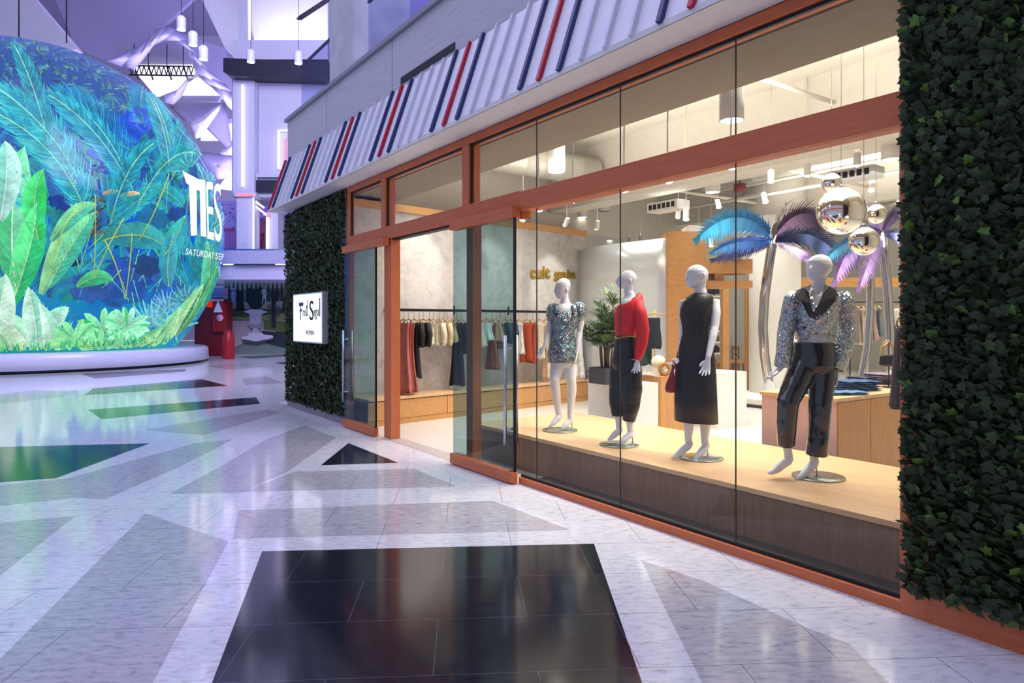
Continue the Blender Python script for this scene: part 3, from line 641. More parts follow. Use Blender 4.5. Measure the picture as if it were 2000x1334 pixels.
# lavender tower behind the shop corner
tw = MB(); D = 31
rect(tw, 465, -60, 483, 78, D+.6, .8); rect(tw, 455, 78, 640, 116, D+.3, 2.5); rect(tw, 453, 148, 640, 384, D+.5, 2.5); rect(tw, 455, 150, 497, 380, D+.2, .4)
rect(tw, 462, 384, 494, 492, D+.2, .8); rect(tw, 457, 376, 500, 384, D+.1, .8); rect(tw, 500, 340, 560, 346, D+.3, .3); rect(tw, 520, 415, 543, 492, D+1.2, .8)
struct(tw.build('wall_tower', LAV))
struct(rect(MB(), 484, -60, 640, 84, D+3.5, .3).build('wall_alcove', PALE))
bb = MB(); slab(bb, [(436, 113), (640, 121), (640, 154), (452, 148), (436, 140)], D-.4, 3); struct(bb.build('trim_21', INKB))
struct(rect(MB(), 500, 352, 548, 375, D+.3, .3).build('trim_22', INKB))
b = MB(); rect(b, 460, 156, 493, 160, D+.15, .1); rect(b, 504, 158, 640, 166, D+.4, .2); rect(b, 498, 150, 503, 380, D+.35, .3); struct(b.build('trim_23', LAV2))
neon([(473.5, 166), (473.5, 364)], D+.1, 'tall white light line on the face of the lavender tower')
neon([(487, -30), (487, 78)], D+.8, 'white light line on the upper pillar of the tower', w_=.07)
neon([(575, 255), (544, 255), (544, 329), (575, 329)], D+.35, 'white light outline of a square beside the awning corner')
neon([(558, 270), (558, 310)], D+.45, 'short pink light line inside the square light outline', NEONP, .035)
neon([(462, 381), (496, 381)], D+.05, 'red light line across the top of the lower pillar', NEONP)
neon([(495, 386), (495, 488)], D+.1, 'thin pale light line up the edge of the lower pillar', w_=.03)
neon([(522, 424), (522, 488)], D+1.1, 'upright white light line on the second small pillar', w_=.055)
neon([(496, 391), (516, 406)], D+.6, 'upper slanting light line under the tower', w_=.04)
neon([(496, 401), (520, 419)], D+.6, 'lower slanting light line under the tower', w_=.04)
neon([(500, 382), (530, 382)], D+.6, 'flat white light line under the tower', w_=.03)
neon([(515, 419), (528, 419)], D+1.0, 'short pink light line capping the second small pillar', NEONP, .06)
# upper walkway with printed wall behind
PK = vcol('printed_wall', .6)
b = MB(); rect(b, 425, 392, 600, 492, 36, .1, 0, lin('#b7a6e0')); 
for _ in range(46):
    x, y = U(428, 462) if random.random() < .6 else U(500, 520), U(395, 470); q = U(1, 3); slab(b, [(x, y), (x+q*1.5, y+1), (x+q, y+q)], 35.95, .04, 0, lin('#5b4aa8'))
for x0, y0, x1, y1, c in ((437, 446, 458, 452, '#b0507e'), (440, 452, 462, 485, '#a878b8'), (505, 425, 517, 470, '#c86a7a'), (545, 430, 562, 490, '#b98aa8'), (546, 462, 560, 480, '#b8324e'), (508, 455, 516, 486, '#d24a3e'), (500, 470, 512, 486, '#8c90d8'), (497, 400, 512, 440, '#c4c2f0')):
    rect(b, x0, y0, x1, y1, 35.9, .05, 0, lin(c))
o = b.build('printed_wall', PK); tag(o, 'printed pink and violet wall behind the upper walkway', 'wall panel')
b = MB(); rect(b, 425, 489, 640, 515, 30, 3); struct(b.build('trim_24', LAV2)); b = MB(); rect(b, 425, 518, 640, 546, 30.3, 3); struct(b.build('trim_25', mat('slab_face', '#c0b6d0', .6)))
b = MB(); rect(b, 425, 515, 640, 518, 30.2, 2); struct(b.build('trim_26', mat('slot_teal', '#4a4f66', .4)))
neon([(436, 516.5), (455, 516.5)], 30.15, 'short white light strip at the left of the walkway slot', w_=.03, group=None); neon([(538, 516), (566, 516)], 30.15, 'short white light strip at the right of the walkway slot', w_=.03, group=None)
gr = thing('glass_railing', 'low glass railing along the upper walkway of the tower', 'railing', atd(500, 489, 30.1))
hang(rect(MB(), 425, 474, 640, 489, 30.1, .03).build('glass_panel', GLASS), gr); hang(rect(MB(), 425, 486, 640, 489, 30.05, .1).build('bottom_clamp', STEEL), gr)
# printed garden wall, floor standing
DM = 33.6
base_y = 626+FPX*EYE/DM
b = MB(); rect(b, 437, 546, 640, base_y, DM, .12, 0, lin('#76827c'))
def mp(pts, c, k=.02): slab(b, pts, DM-k, .02+.001, 0, lin(c))
mp([(437, 546), (562, 546), (562, 566), (437, 566)], '#a3b09c'); mp([(437, 566), (562, 562), (562, 592), (437, 590)], '#66726c')
for x in (441, 447, 456, 464, 473, 483, 491, 500, 508, 516, 524, 533, 541, 550, 558): mp([(x-2.2, 588), (x-1.6, 560), (x, 545.6+U(1, 6)), (x+1.6, 560), (x+2.2, 588)], random.choice(['#20292c', '#2a3536', '#18222a']), .04)
mp([(437, 592), (562, 588), (562, 602), (437, 604)], '#98a59c', .04); mp([(437, 606), (562, 602), (562, 616), (437, 618)], '#47523f', .05); mp([(437, 616), (475, 620), (562, 612), (562, 626), (437, 624)], '#7a8a4c', .06)
mp([(437, 626), (562, 626), (562, 640), (480, 668), (437, 690)], '#b8a4ac', .05); mp([(515, 626), (562, 628), (562, 650), (515, 644)], '#55652f', .065); mp([(510, 646), (562, 650), (562, 680), (520, 670)], '#2c2f36', .066)
mp([(460, 606), (464, 572), (468, 568), (472, 572), (478, 607)], '#20262c', .07); mp([(549, 610), (553, 588), (562, 575), (562, 612)], '#20262c', .07)
mp([(481, 568), (485, 563), (492, 563), (500, 567), (507, 561), (514, 563), (519, 572), (517, 590), (508, 602), (499, 607), (488, 600), (481, 586)], '#1c2129', .10)
mp([(528, 570), (545, 570), (545, 582), (538, 584), (538, 640), (530, 640), (530, 584), (528, 580)], '#241c28', .11)
for pts in ([(524, 594), (530, 600), (530, 606), (522, 602)], [(538, 600), (546, 596), (545, 604), (538, 606)], [(524, 618), (530, 622), (530, 626), (523, 624)], [(538, 618), (543, 612), (545, 618), (538, 624)]): mp(pts, '#7a4a5e', .12)
def oval(cx, cy, rx, ry, t=0, n_=12): return [(cx+rx*math.cos(a)*math.cos(t)-ry*math.sin(a)*math.sin(t), cy+rx*math.cos(a)*math.sin(t)+ry*math.sin(a)*math.cos(t)) for a in [2*PI*i/n_ for i in range(n_)]]
for ox, oy, c, sx_ in ((456, 562, '#9fb3d8', 1), (516, 557, '#bdb9c4', -1)):      # two pale garden figures
    for k_, (cx, cy, rx, ry, t) in enumerate(((0, 2.6, 1.7, 2.3, 0), (0, 6, .8, 1.6, 0), (.3, 10.5, 3.2, 4.2, .1), (-.2, 16.5, 2.7, 3.8, -.1), (-1.8, 24, 1.7, 6.5, .12), (-2.6, 33, 1.2, 5, .05), (1.8, 24, 1.6, 6.2, -.2), (3.2, 32.5, 1.1, 5, -.12), (-3.6, 12, .9, 4.5, .25), (-4.8, 18.5, .8, 3.6, -.1), (3.8, 11, .9, 4.2, -.35), (3.4, 16.8, .8, 3.2, .7))):
        mp([(ox+x*sx_, oy+y) for x, y in oval(cx, cy, rx, ry, t)], c, .13+.0006*k_)
URN = ['#b9b4c4', '#d2ccd8', '#8f8a9c']
mp([(475, 608), (490, 604), (508, 604), (523, 609), (512, 613), (486, 613)], URN[1], .15); mp([(487, 613), (512, 613), (510, 628), (505, 637), (493, 637), (488, 630)], URN[0], .16)
mp([(483, 633), (514, 633), (511, 640), (503, 642), (494, 642), (487, 640)], URN[2], .17); mp([(495, 641), (503, 641), (506, 650), (492, 650)], URN[0], .18); mp([(486, 650), (512, 650), (516, 655), (484, 655)], URN[1], .19)
mp([(472, 658), (500, 652), (532, 655), (534, 660), (500, 667), (472, 662)], URN[1], .2); mp([(472, 662), (500, 667), (534, 660), (532, 664), (500, 671), (474, 667)], '#4a4652', .21)
o = b.build('garden_mural', vcol('mural_print', .5)); tag(o, 'printed garden scene wall with urn, heart shaped bush and pale statues', 'mural')
# red booth beside the mural
RB = mat('booth_red', '#a00d1a', .35); bt = thing('red_booth', 'red booth with a white pointed sign at the left end of the garden mural', 'booth', onz(410, 690))
b = MB(); rect(b, 380, 588, 437, 694, 31.9, 1.); hang(b.build('booth_body', mat('booth_dark_red', '#7a0c18', .4)), bt)
b = MB(); rect(b, 415, 588, 436, 648, 31.7, .4); hang(b.build('sign_post', RB), bt)
b = MB(); slab(b, [(425, 588), (433, 610), (417, 610)], 31.6, .1); hang(b.build('white_triangle', mat('sign_plain', '#e4e2f0', .5)), bt)
b = MB(); b.lathe([(.12, 0), (.16, .02), (.16, .05)], atd(430, 621, 31.68), 20, ax=Matrix((RT, UP, -FW)).transposed()); slab(b, [(426, 626), (432, 616), (434, 618), (430, 628)], 31.62, .05); hang(b.build('round_mark', mat('mark_pink', '#f0a8bc', .5)), bt)
b = MB(); rect(b, 404, 588, 416, 600, 31.8, .3); hang(b.build('lit_panel', emis('booth_lit', '#c8301e', .9)), bt)
b = MB(); rect(b, 412, 562, 437, 584, 32.2, .5); rect(b, 412, 554, 437, 557, 32.1, .5); rect(b, 412, 577, 437, 580, 32.0, .5); hang(b.build('canopy', mat('booth_canopy', '#a99cc8', .5)), bt)
def stool(px, py, r, hgt, label):
    p = onz(px, py); b = MB(); b.lathe([(r*.92, 0), (r, .05), (r*.95, hgt*.55), (r*.8, hgt*.85), (r*.45, hgt*.98), (.02, hgt)], p, 24); o = b.build('red_stool', RB, loc=p); return tag(o, label, 'stool', 'glossy red domed stools')
stool(411, 693, .42, 1.75, 'glossy red domed stool nearest the white plinth'); stool(446, 701, .26, 1.25, 'upright glossy red domed stool before the garden mural')
# pendant lamps in the atrium
def lamp(px, py, d, label, r=.16, top=-40):
    p = atd(px, py, d); t = thing('pendant_light', label, 'pendant lamp', p, 'pendant lamps hanging in the atrium')
    hang(MB().lathe([(r*.95, 0), (r, .01), (r, .42), (r*.6, .5)], p, 16).build('lamp_shade', mat('lamp_lavender', '#c6c3e4', .4)), t)
    hang(MB().lathe([(r*.9, -.012), (r*.9, .005)], p, 16).build('lit_disc', emis('lamp_white', '#ffffff', 5)), t)
    hang(MB().tube([p+UP*.5, Vector((p.x, p.y, 25))], .012, 5).build('cord', DKM), t)
lamp(354, 58, 25, 'leftmost of the three lamps beside the arching sail'); lamp(377, 88, 25, 'middle of the three lamps beside the arching sail'); lamp(397.5, 116, 25, 'lowest of the three lamps beside the arching sail')
lamp(490, 121, 27.5, 'left lamp hanging before the dark tower fascia'); lamp(583, 124, 27.5, 'right lamp hanging before the dark tower fascia')
for i, (x, y, d) in enumerate(((37, 72, 27), (130, 84, 28))):
    p = atd(x, y, d); tag(MB().tube([p, Vector((p.x, p.y, 25))], .03, 6).build('hanging_cable', DKM), ('thin cable above the giant round screen, left one', 'thin cable above the giant round screen, right one')[i], 'cable')
# ---- upper gallery over the shop
struct(MB().bx(-13.3, 2, .35, 9, 5.2, 5.5).build('ceiling.001', LAV))
struct(MB().bx(-13.3, 2, 5.5, 5.8, 5.5, 12).build('wall_gallery', LAV))
ca, cb = ony(643, 100, .1).x, ony(690, 100, .1).x; cx_ = (ca+cb)/2
struct(MB().bx(ca, cb, .10, 1.1, 5.56, 14).build('column', mat('column_concrete', '#b9b8bd', .75, var=.12, scale=3), bevel=.02))
def rail(x0, x1, y, label):
    t = thing('balcony_railing', label, 'railing', (x0, y, 5.56)); zt = 6.6
    n_ = max(1, round((x1-x0)/1.5)); 
    for i in range(n_):
        a, b_ = x0+(x1-x0)*i/n_+.01, x0+(x1-x0)*(i+1)/n_-.01
        hang(MB().bx(a, b_, y-.008, y+.008, 5.57, zt).build('glass_panel', glass('rail_glass', '#e6e8f8', .5)), t)
    hang(MB().bx(x0, x1, y-.02, y+.02, zt, zt+.035).build('handrail', mat('rail_metal', '#4a4f70', .35, .7)), t)
    hang(MB().bx(x0, x1, y-.03, y+.03, 5.55, 5.62).build('base_channel', STEEL), t); return t
rail(-13.3, ca-.02, .25, 'glass balcony railing left of the concrete column'); rail(cb+.25, 1.5, .25, 'glass balcony railing right of the concrete column')
p = ony(755, 60, 2.2); tag(MB().bx(p.x-.09, p.x+.09, 2.1, 2.25, 5.6, 12).build('light_column', emis('strip_white', '#f6f4ff', 2.5)), 'tall white light strip on the gallery behind the railing', 'light strip')
b = MB(); b.prism([(-13.3, .2, 7.6), (-13.3, 3.4, 10.5), (-13.3, 3.5, 10.5), (-13.3, .3, 7.6)], (-.2, 0, 0)); struct(b.build('trim_27', INKB))
# ================================================================== shop interior
CREAM = mat('ceiling_cream', '#cfc8bc', .7, var=.03); WALLW = mat('shop_white', '#ece8e0', .6, var=.02)
OAK = wood('oak', '#c98f52', '#dba76c', (2, 14, 14), .42); OAKV = wood('oak_upright', '#b98049', '#cf9a5e', (14, 14, 1.5), .42)
OAKL = wood('oak_pale', '#d8ab78', '#e8c498', (1.2, 10, 12), .35); OAKD = wood('oak_smoked', '#7d6450', '#957a62', (16, 16, 1.2), .5)  # OAKD: riser oak darkened, its shade put into the colour
BLK = mat('black_metal', '#1a181b', .4, .4); BRASS = mat('brass_gold', '#c9a24a', .3, .9)
def plaster():
    m = bpy.data.materials.new('mottled_plaster'); nt, N, L = nodes(m)
    o = N.new('ShaderNodeOutputMaterial'); b = N.new('ShaderNodeBsdfPrincipled'); L.new(b.outputs[0], o.inputs[0])
    tc = N.new('ShaderNodeTexCoord'); n1 = N.new('ShaderNodeTexNoise'); n1.inputs['Scale'].default_value = 5; n1.inputs['Detail'].default_value = 10; n1.inputs['Roughness'].default_value = .75; n1.inputs['Distortion'].default_value = .6
    n2 = N.new('ShaderNodeTexNoise'); n2.inputs['Scale'].default_value = .9; n2.inputs['Detail'].default_value = 4
    for q in (n1, n2): L.new(tc.outputs['Object'], q.inputs[0])
    r = N.new('ShaderNodeValToRGB'); e = r.color_ramp.elements; e[0].position = .3; e[0].color = lin('#8f8a88'); e[1].position = .62; e[1].color = lin('#cfcbc7'); k = e.new(.45); k.color = lin('#b5b0ad')
    mx = N.new('ShaderNodeMath'); mx.operation = 'MULTIPLY_ADD'; L.new(n2.outputs[0], mx.inputs[0]); mx.inputs[1].default_value = .35; ad = N.new('ShaderNodeMath'); ad.operation = 'MULTIPLY'; ad.inputs[1].default_value = .72
    L.new(n1.outputs[0], ad.inputs[0]); L.new(ad.outputs[0], mx.inputs[2]); L.new(mx.outputs[0], r.inputs[0]); L.new(r.outputs[0], b.inputs['Base Color'])
    b.inputs['Roughness'].default_value = .6; return m
PLAST = plaster()
struct(MB().add([(-14, .0, .003), (.4, .0, .003), (.4, 19.5, .003), (-14, 19.5, .003)], [(0, 1, 2, 3)]).build('floor.001', mat('shop_floor_stone', '#d9d2c8', .28, var=.05, scale=3)))
A0 = Vector((-9.885, .549, 0)); DL = Vector((-.736, 4.63, 0)).normalized(); NL = Vector((-DL.y, DL.x, 0))       # NL points to the wall
def LW(s_, off, z): return A0+DL*s_+NL*off+UP*z
def lbox(b, s0, s1, o0, o1, z0, z1, m=0):
    return b.obx(LW((s0+s1)/2, (o0+o1)/2, (z0+z1)/2), DL*(s1-s0)/2, NL*(o1-o0)/2, UP*(z1-z0)/2, m)
def onrail(px, py, off):          # place on the plane of the side wall
    p = LW(0, off, 0); return onln(px, py, p, p+DL)
def sof(p): return (p-A0).dot(DL)
s_end = sof(onrail(1141, 600, .46))
struct(lbox(MB(), -.44, s_end, .46, .75, 0, 3.46).build('wall_side', PLAST))
struct(lbox(MB(), -.42, s_end+.05, .42, .78, 3.46, 3.58).build('trim_30', OAK))
struct(lbox(MB(), -.42, s_end+6, .70, .80, 3.58, 5.2).build('wall_side.001', CREAM))
# low oak bench with doors along the wall
bn = thing('storage_bench', 'long low oak bench along the grey plaster wall beneath the clothes rail', 'bench', LW(0, .2, 0))
s1 = s_end+.3
hang(lbox(MB(), -.4, s1, -.02, .46, .40, .44).build('seat_board', OAKL, bevel=.003), bn)
hang(lbox(MB(), -.4, s1, .01, .45, .0, .09).build('plinth_base', OAK), bn)
ed = [-.4, 1.15, 2.7, 4.25, s1]
for a, b_ in zip(ed, ed[1:]): hang(lbox(MB(), a+.006, b_-.006, .0, .02, .095, .385).build('door_panel', OAK, bevel=.002), bn)
hang(lbox(MB(), -.4, s1, .02, .44, .09, .40).build('carcass', mat('carcass_dark', '#6a4526', .6)), bn)
# rail and garments
RZ = 1.82
rl = thing('clothes_rail', 'black wall mounted clothes rail over the low oak bench', 'clothes rail', LW(0, .2, RZ))
sr0, sr1 = sof(onrail(767, 608, .2)), s_end-.05
hang(lbox(MB(), sr0, sr1, .185, .215, RZ-.02, RZ+.025).build('bar', BLK), rl)
for px in (768, 887, 993, 1090):
    s_ = sof(onrail(px, 606, .2)); hang(lbox(MB(), s_-.012, s_+.012, .19, .46, RZ+.0, RZ+.02).build('bracket_arm', BLK), rl); hang(lbox(MB(), s_-.012, s_+.012, .19, .21, RZ-.07, RZ+.09).build('bracket_post', BLK), rl)
WOODH = mat('hanger_wood', '#c9a06a', .5)
def garment(p, wdir, ndir, ztop, zbot, wsh, whem, col, kind, label, cat, group, neck=.06, thick=.045, rough=.75, hanger=True, metal=0.):
    """hanging garment at p (top of the hook), wdir across the shoulders, ndir front to back"""
    t = thing({'dress': 'hanging_dress', 'top': 'hanging_blouse', 'skirt': 'hanging_skirt', 'trousers': 'hanging_trousers'}[kind], label, cat, p, group)
    m = mat('cloth_'+col.strip('#'), col, rough, metal, var=.16, scale=14); P0 = Vector((p.x, p.y, 0)); hgt = ztop-zbot
    nseg, nr = 30, 16; fo = random.uniform(0, 6)
    def body(cx, w0, w1, z0, z1, th0, th1, folds=5):
        rs = []
        for j in range(nr):
            k = j/(nr-1); z = z0+(z1-z0)*k; w_ = w0+(w1-w0)*k**.9
            if kind in ('dress', 'top') and cx == 0: w_ = w0*(1-.0) if k < .05 else (w0*(.86-.12*math.sin(min(1, k*2.2)*PI*.9)) if k < .4 else w0*.76+(w1-w0*.76)*((k-.4)/.6))
            r_ = []
            for i in range(nseg):
                a = 2*PI*i/nseg; amp = .2+.9*k; th = th0+(th1-th0)*k; c_ = math.cos(a)
                fd = math.sin(folds*a+fo+k*1.5)*.55+math.sin((folds+3)*a-fo*2+k*2.3)*.35
                dz = 0
                if kind != 'skirt' and cx == 0 and k < .3: dz = (1-k/.3)*(-.055*abs(c_)**1.6-(.07 if math.sin(a) < 0 else .03)*max(0, 1-abs(c_)*2.6))
                if j == nr-1: dz = .018*math.sin(3*a+fo)
                r_.append(P0+wdir*(cx+w_*.5*c_*(1+.05*math.sin(7*k+fo+a)))+ndir*(th*math.sin(a)+amp*th*.8*fd)+UP*(z+dz))
            rs.append(r_)
        return rs
    if kind == 'trousers':
        for sgn in (-1, 1): hang(MB().rings(body(sgn*wsh*.24, wsh*.46, whem*.5, ztop-.05, zbot, thick*.8, thick)).build('trouser_leg', m), t)
    else: hang(MB().rings(body(0, wsh, whem, ztop, zbot, thick*.6, thick*1.3, random.choice((4, 5, 6)))).build('cloth', m), t)
    if kind == 'top':
        for sgn in (-1, 1):
            q = P0+wdir*sgn*wsh*.46; hang(MB().tube([q+UP*(ztop-.03), q+wdir*sgn*.05+UP*(ztop-.22), q+wdir*sgn*.03+UP*(ztop-.22-hgt*.3), q+wdir*sgn*.02+UP*(ztop-.2-hgt*.55)], [.045, .05, .045, .035], 8).build('sleeve', m), t)
    if hanger:
        b = MB(); b.tube([P0-wdir*wsh*.47+UP*(ztop-.035), P0-wdir*.08+UP*(ztop+.02), P0+UP*(ztop+.04), P0+wdir*.08+UP*(ztop+.02), P0+wdir*wsh*.47+UP*(ztop-.035)], .011, 6); h_ = b.build('hanger', WOODH); hang(h_, t)
        hk = MB().tube([P0+UP*(ztop+.04), P0+UP*(p.z-.03), P0+wdir*.012+UP*(p.z+.01), P0+UP*(p.z+.028), P0-wdir*.02+UP*(p.z+.01)], .004, 5).build('hook', BRASS); hang(hk, t); m_ = h_.matrix_basis.copy(); hk.parent = h_
    return t
ORD = ['first', 'second', 'third', 'fourth', 'fifth', 'sixth', 'seventh', 'eighth', 'ninth', 'tenth', 'eleventh', 'twelfth', 'thirteenth', 'fourteenth', 'fifteenth', 'sixteenth', 'seventeenth', 'eighteenth', 'nineteenth', 'twentieth', 'twenty first', 'twenty second', 'twenty third', 'twenty fourth', 'twenty fifth', 'twenty sixth', 'twenty seventh', 'twenty eighth']
RAIL = [(789, 766, '#b4665a', 'dress', .30, .42, 'terracotta gown'), (798, 764, '#a95a50', 'dress', .28, .40, 'rust pink gown'), (809, 737, '#17131a', 'dress', .26, .30, 'black slip dress'), (819, 676, '#1b1718', 'top', .30, .30, 'short black blouse'), (827, 674, '#211c1c', 'top', .30, .28, 'black cropped top'),
        (839, 673, '#ddd6c0', 'dress', .26, .24, 'cream knit dress'), (847, 674, '#cfc8ac', 'dress', .26, .24, 'pale sage dress'), (858, 671, '#d8d0b4', 'top', .30, .28, 'ivory blouse'), (866, 671, '#c7b28e', 'top', .30, .30, 'sand blouse'), (874, 668, '#d9c2a2', 'dress', .30, .30, 'light sand dress'),
        (884, 668, '#c9ab86', 'dress', .32, .36, 'beige ruffled dress'), (893, 752, '#120d12', 'dress', .30, .34, 'long black dress'), (901, 690, '#1e2f3c', 'top', .32, .3, 'dark teal top'), (927, 672, '#b9a88c', 'dress', .32, .42, 'taupe ruched dress'), (937, 676, '#d6d2c8', 'dress', .32, .34, 'off white dress'),
        (950, 664, '#d3e0dc', 'dress', .34, .40, 'pale mint dress'), (961, 720, '#8f4f48', 'dress', .30, .42, 'mauve brown mini dress'), (970, 666, '#b79a84', 'dress', .32, .34, 'dusty beige dress'), (978, 680, '#7d8464', 'dress', .30, .32, 'olive green dress'), (987, 668, '#27455a', 'top', .32, .3, 'deep teal blouse'),
        (997, 668, '#1f3a4c', 'top', .32, .3, 'petrol blue blouse'), (1014, 690, '#d8d4cc', 'dress', .3, .3, 'white long shirt dress'), (1030, 706, '#a4421f', 'dress', .30, .36, 'rust orange dress'), (1041, 708, '#b04a24', 'dress', .30, .36, 'burnt orange dress'), (1054, 700, '#e2d6b8', 'dress', .3, .3, 'butter coloured dress'), (1066, 740, '#dcc09c', 'dress', .3, .32, 'long apricot dress'), (1078, 690, '#e0dccc', 'top', .3, .3, 'ecru blouse'), (1128, 745, '#ece8e4', 'dress', .34, .42, 'long white gown at the far end')]
for i, (px, yb, c, kd, w0, w1, nm) in enumerate(RAIL):
    q = onrail(px, 620, .2); s_ = sof(q); bot = max(.45, onrail(px, yb, .2).z); ob = random.uniform(-.35, .35)
    wd = (NL*math.cos(ob)+DL*math.sin(ob)); nd = (DL*math.cos(ob)-NL*math.sin(ob))
    garment(LW(s_, .2, RZ+.0), wd, nd, RZ-.19, bot, w0-.02, w1-.03, c, kd, '%s, %s from the left on the wall rail' % (nm, ORD[i]), 'dress' if kd == 'dress' else 'blouse', 'garments on the wall rail')
# gold name on the plaster wall
tx = thing('wall_lettering', 'gold raised letters high on the grey plaster wall', 'lettering', onrail(1080, 540, .46))
for body, xa, xb, yb_ in (('cult', 1036, 1074, 544), ('gaia', 1082, 1125, 544.5)):
    vs_, fs_, w_, h_ = textmesh(body, 1, .03, 0, .028); pa, pb = onrail(xa, yb_, .445), onrail(xb, yb_, .445)
    zt = .25 if body == 'cult' else .25; lo = 0 if body == 'cult' else -.055; b = MB()
    b.add([pa+(pb-pa)*(v.x/w_)+UP*(v.y/h_*zt+lo)+NL*(v.z*.4) for v in vs_], fs_)
    hang(b.build('gold_word', mat('gold_letter', '#b08a2e', .35, .6)), tx)
# ---- display platform
pf = thing('display_platform', 'low oak platform behind the window carrying the four mannequins', 'platform', (-4.5, 1.2, 0))
PX0, PX1, PY0, PY1 = -7.15, -1.93, .37, 2.02
hang(MB().bx(PX0, PX1, PY0, PY1, .36, .40).build('top_board', OAKL, bevel=.003), pf)
hang(MB().bx(PX0+.01, PX1, PY0+.01, PY1-.01, .0, .36).build('riser', OAKD), pf)
struct(MB().bx(XC, -1.91, .10, PY0+.012, .004, .02).build('trim_31', mat('window_floor_dark', '#4d443e', .7)))  # dark strip painting the shade on the floor gap behind the glass
# ---- plinths and counter
def plinth(px, py, d, w_, l_, m, label, name='display_plinth'):
    p = atd(px, py, d); b = MB().bx(p.x-w_, p.x, p.y, p.y+l_, 0, p.z); o = b.build(name, m, bevel=.004, loc=(p.x-w_/2, p.y+l_/2, 0)); tag(o, label, 'plinth'); return p, o
WPL = mat('plinth_paint', '#e6e3de', .45, var=.02)
p1, _ = plinth(1224, 752, 9.1, .78, .6, WPL, 'white plinth under the potted palm between the first two mannequins')
p2, _ = plinth(1291, 736, 9.9, .62, .7, OAKV, 'oak plinth carrying bags and sandals beside the black dress mannequin')
p3, _ = plinth(1402, 729, 10.3, 1.05, .7, WPL, 'wide white plinth behind the black dress mannequin')
cc = atd(1635, 779, 6.58)
ct = thing('counter', 'oak counter with stacked jeans at the right end of the window', 'counter', (cc.x-.5, cc.y+1, 0)); ct['label'] = 'oak counter topped with folded jeans near the ivy'
hang(MB().bx(cc.x-.86, cc.x, cc.y, cc.y+2.6, cc.z-.035, cc.z).build('worktop', OAKL, bevel=.003), ct)
hang(MB().bx(cc.x-.84, cc.x-.012, cc.y+.012, cc.y+2.6, .0, cc.z-.036).build('carcass', mat('counter_pinkish', '#d8b3ac', .4)), ct)
for a, b_ in ((.02, .62), (.63, 1.28), (1.29, 1.94), (1.95, 2.59)): hang(MB().bx(cc.x-.012, cc.x, cc.y+a, cc.y+b_, .05, cc.z-.045).build('door_panel', OAKV, bevel=.002), ct)
def fold(x, y, z, w_, l_, h, col, label, cat='jeans', rz=0., group='folded denim on the counter'):
    t = bpy.data.objects; b = MB(); R_ = Matrix.Rotation(rz, 3, 'Z'); n_ = 3
    for k in range(n_):
        zz = z+h*(k+.5)/n_; rs = []
        for j in range(13):
            v = -1+2*j/12; hh = h/n_*.5*(1-abs(v)**6*.6)
            rs.append([Vector((x, y, zz))+R_@Vector((w_*.5*math.copysign(abs(math.cos(a))**.5, math.cos(a))*(1+.04*math.sin(5*v+k)), v*l_*.5, hh*math.copysign(abs(math.sin(a))**.6, math.sin(a))+.004*math.sin(9*v+2*k))) for a in [2*PI*i/16 for i in range(16)]])
        b.rings(rs)
    o = b.build('folded_jeans' if cat == 'jeans' else 'folded_sweater', mat('denim_'+col.strip('#'), col, .85, var=.3, scale=40), loc=(x, y, z)); return tag(o, label, cat, group)
zc = cc.z+.002
def onc(px, py): return onz(px, py, cc.z)
def fj(px, py, dz, *a_, **k): q = onc(px, py); fold(q.x, q.y, zc+dz, *a_, **k)
fj(1648, 770, 0, .24, .42, .03, '#56789c', 'single light blue folded jeans at the near edge of the counter', rz=-.5)
fj(1584, 768, 0, .26, .30, .05, '#44689a', 'light blue jeans folded at the left end of the counter', rz=.3)
fj(1668, 762, 0, .30, .46, .055, '#3f5f8c', 'lower folded blue jeans in the middle stack', rz=-.5); fj(1668, 762, .057, .30, .44, .05, '#35527c', 'upper folded blue jeans in the middle stack', rz=-.45)
fj(1690, 749, 0, .28, .36, .04, '#2a3346', 'lower dark folded jeans at the back of the counter', rz=-.4); fj(1690, 749, .042, .28, .34, .04, '#343a4c', 'upper dark folded jeans at the back of the counter', rz=-.4)
fj(1722, 749, 0, .30, .38, .06, '#4a4450', 'lower charcoal folded sweater beside the bag stand', 'sweater', group='folded sweaters on the counter'); fj(1722, 749, .062, .30, .36, .06, '#7a6e78', 'upper grey mauve folded sweater beside the bag stand', 'sweater', group='folded sweaters on the counter')
bx_ = onc(1736, 757); bx_.z = zc; bst = thing('bag_stand', 'thin black stand with a wooden top on the oak counter', 'display stand', bx_)
hang(MB().lathe([(.07, 0), (.07, .012)], bx_, 20).build('base', BLK), bst); hang(MB().tube([bx_+UP*.01, bx_+UP*.50], .007, 8).build('pole', BLK), bst)
hang(MB().tube([bx_-RT*.1-FW*.05+UP*.44, bx_+UP*.52, bx_+RT*.05+UP*.44], .012, 8).build('hanger_arm', WOODH), bst)
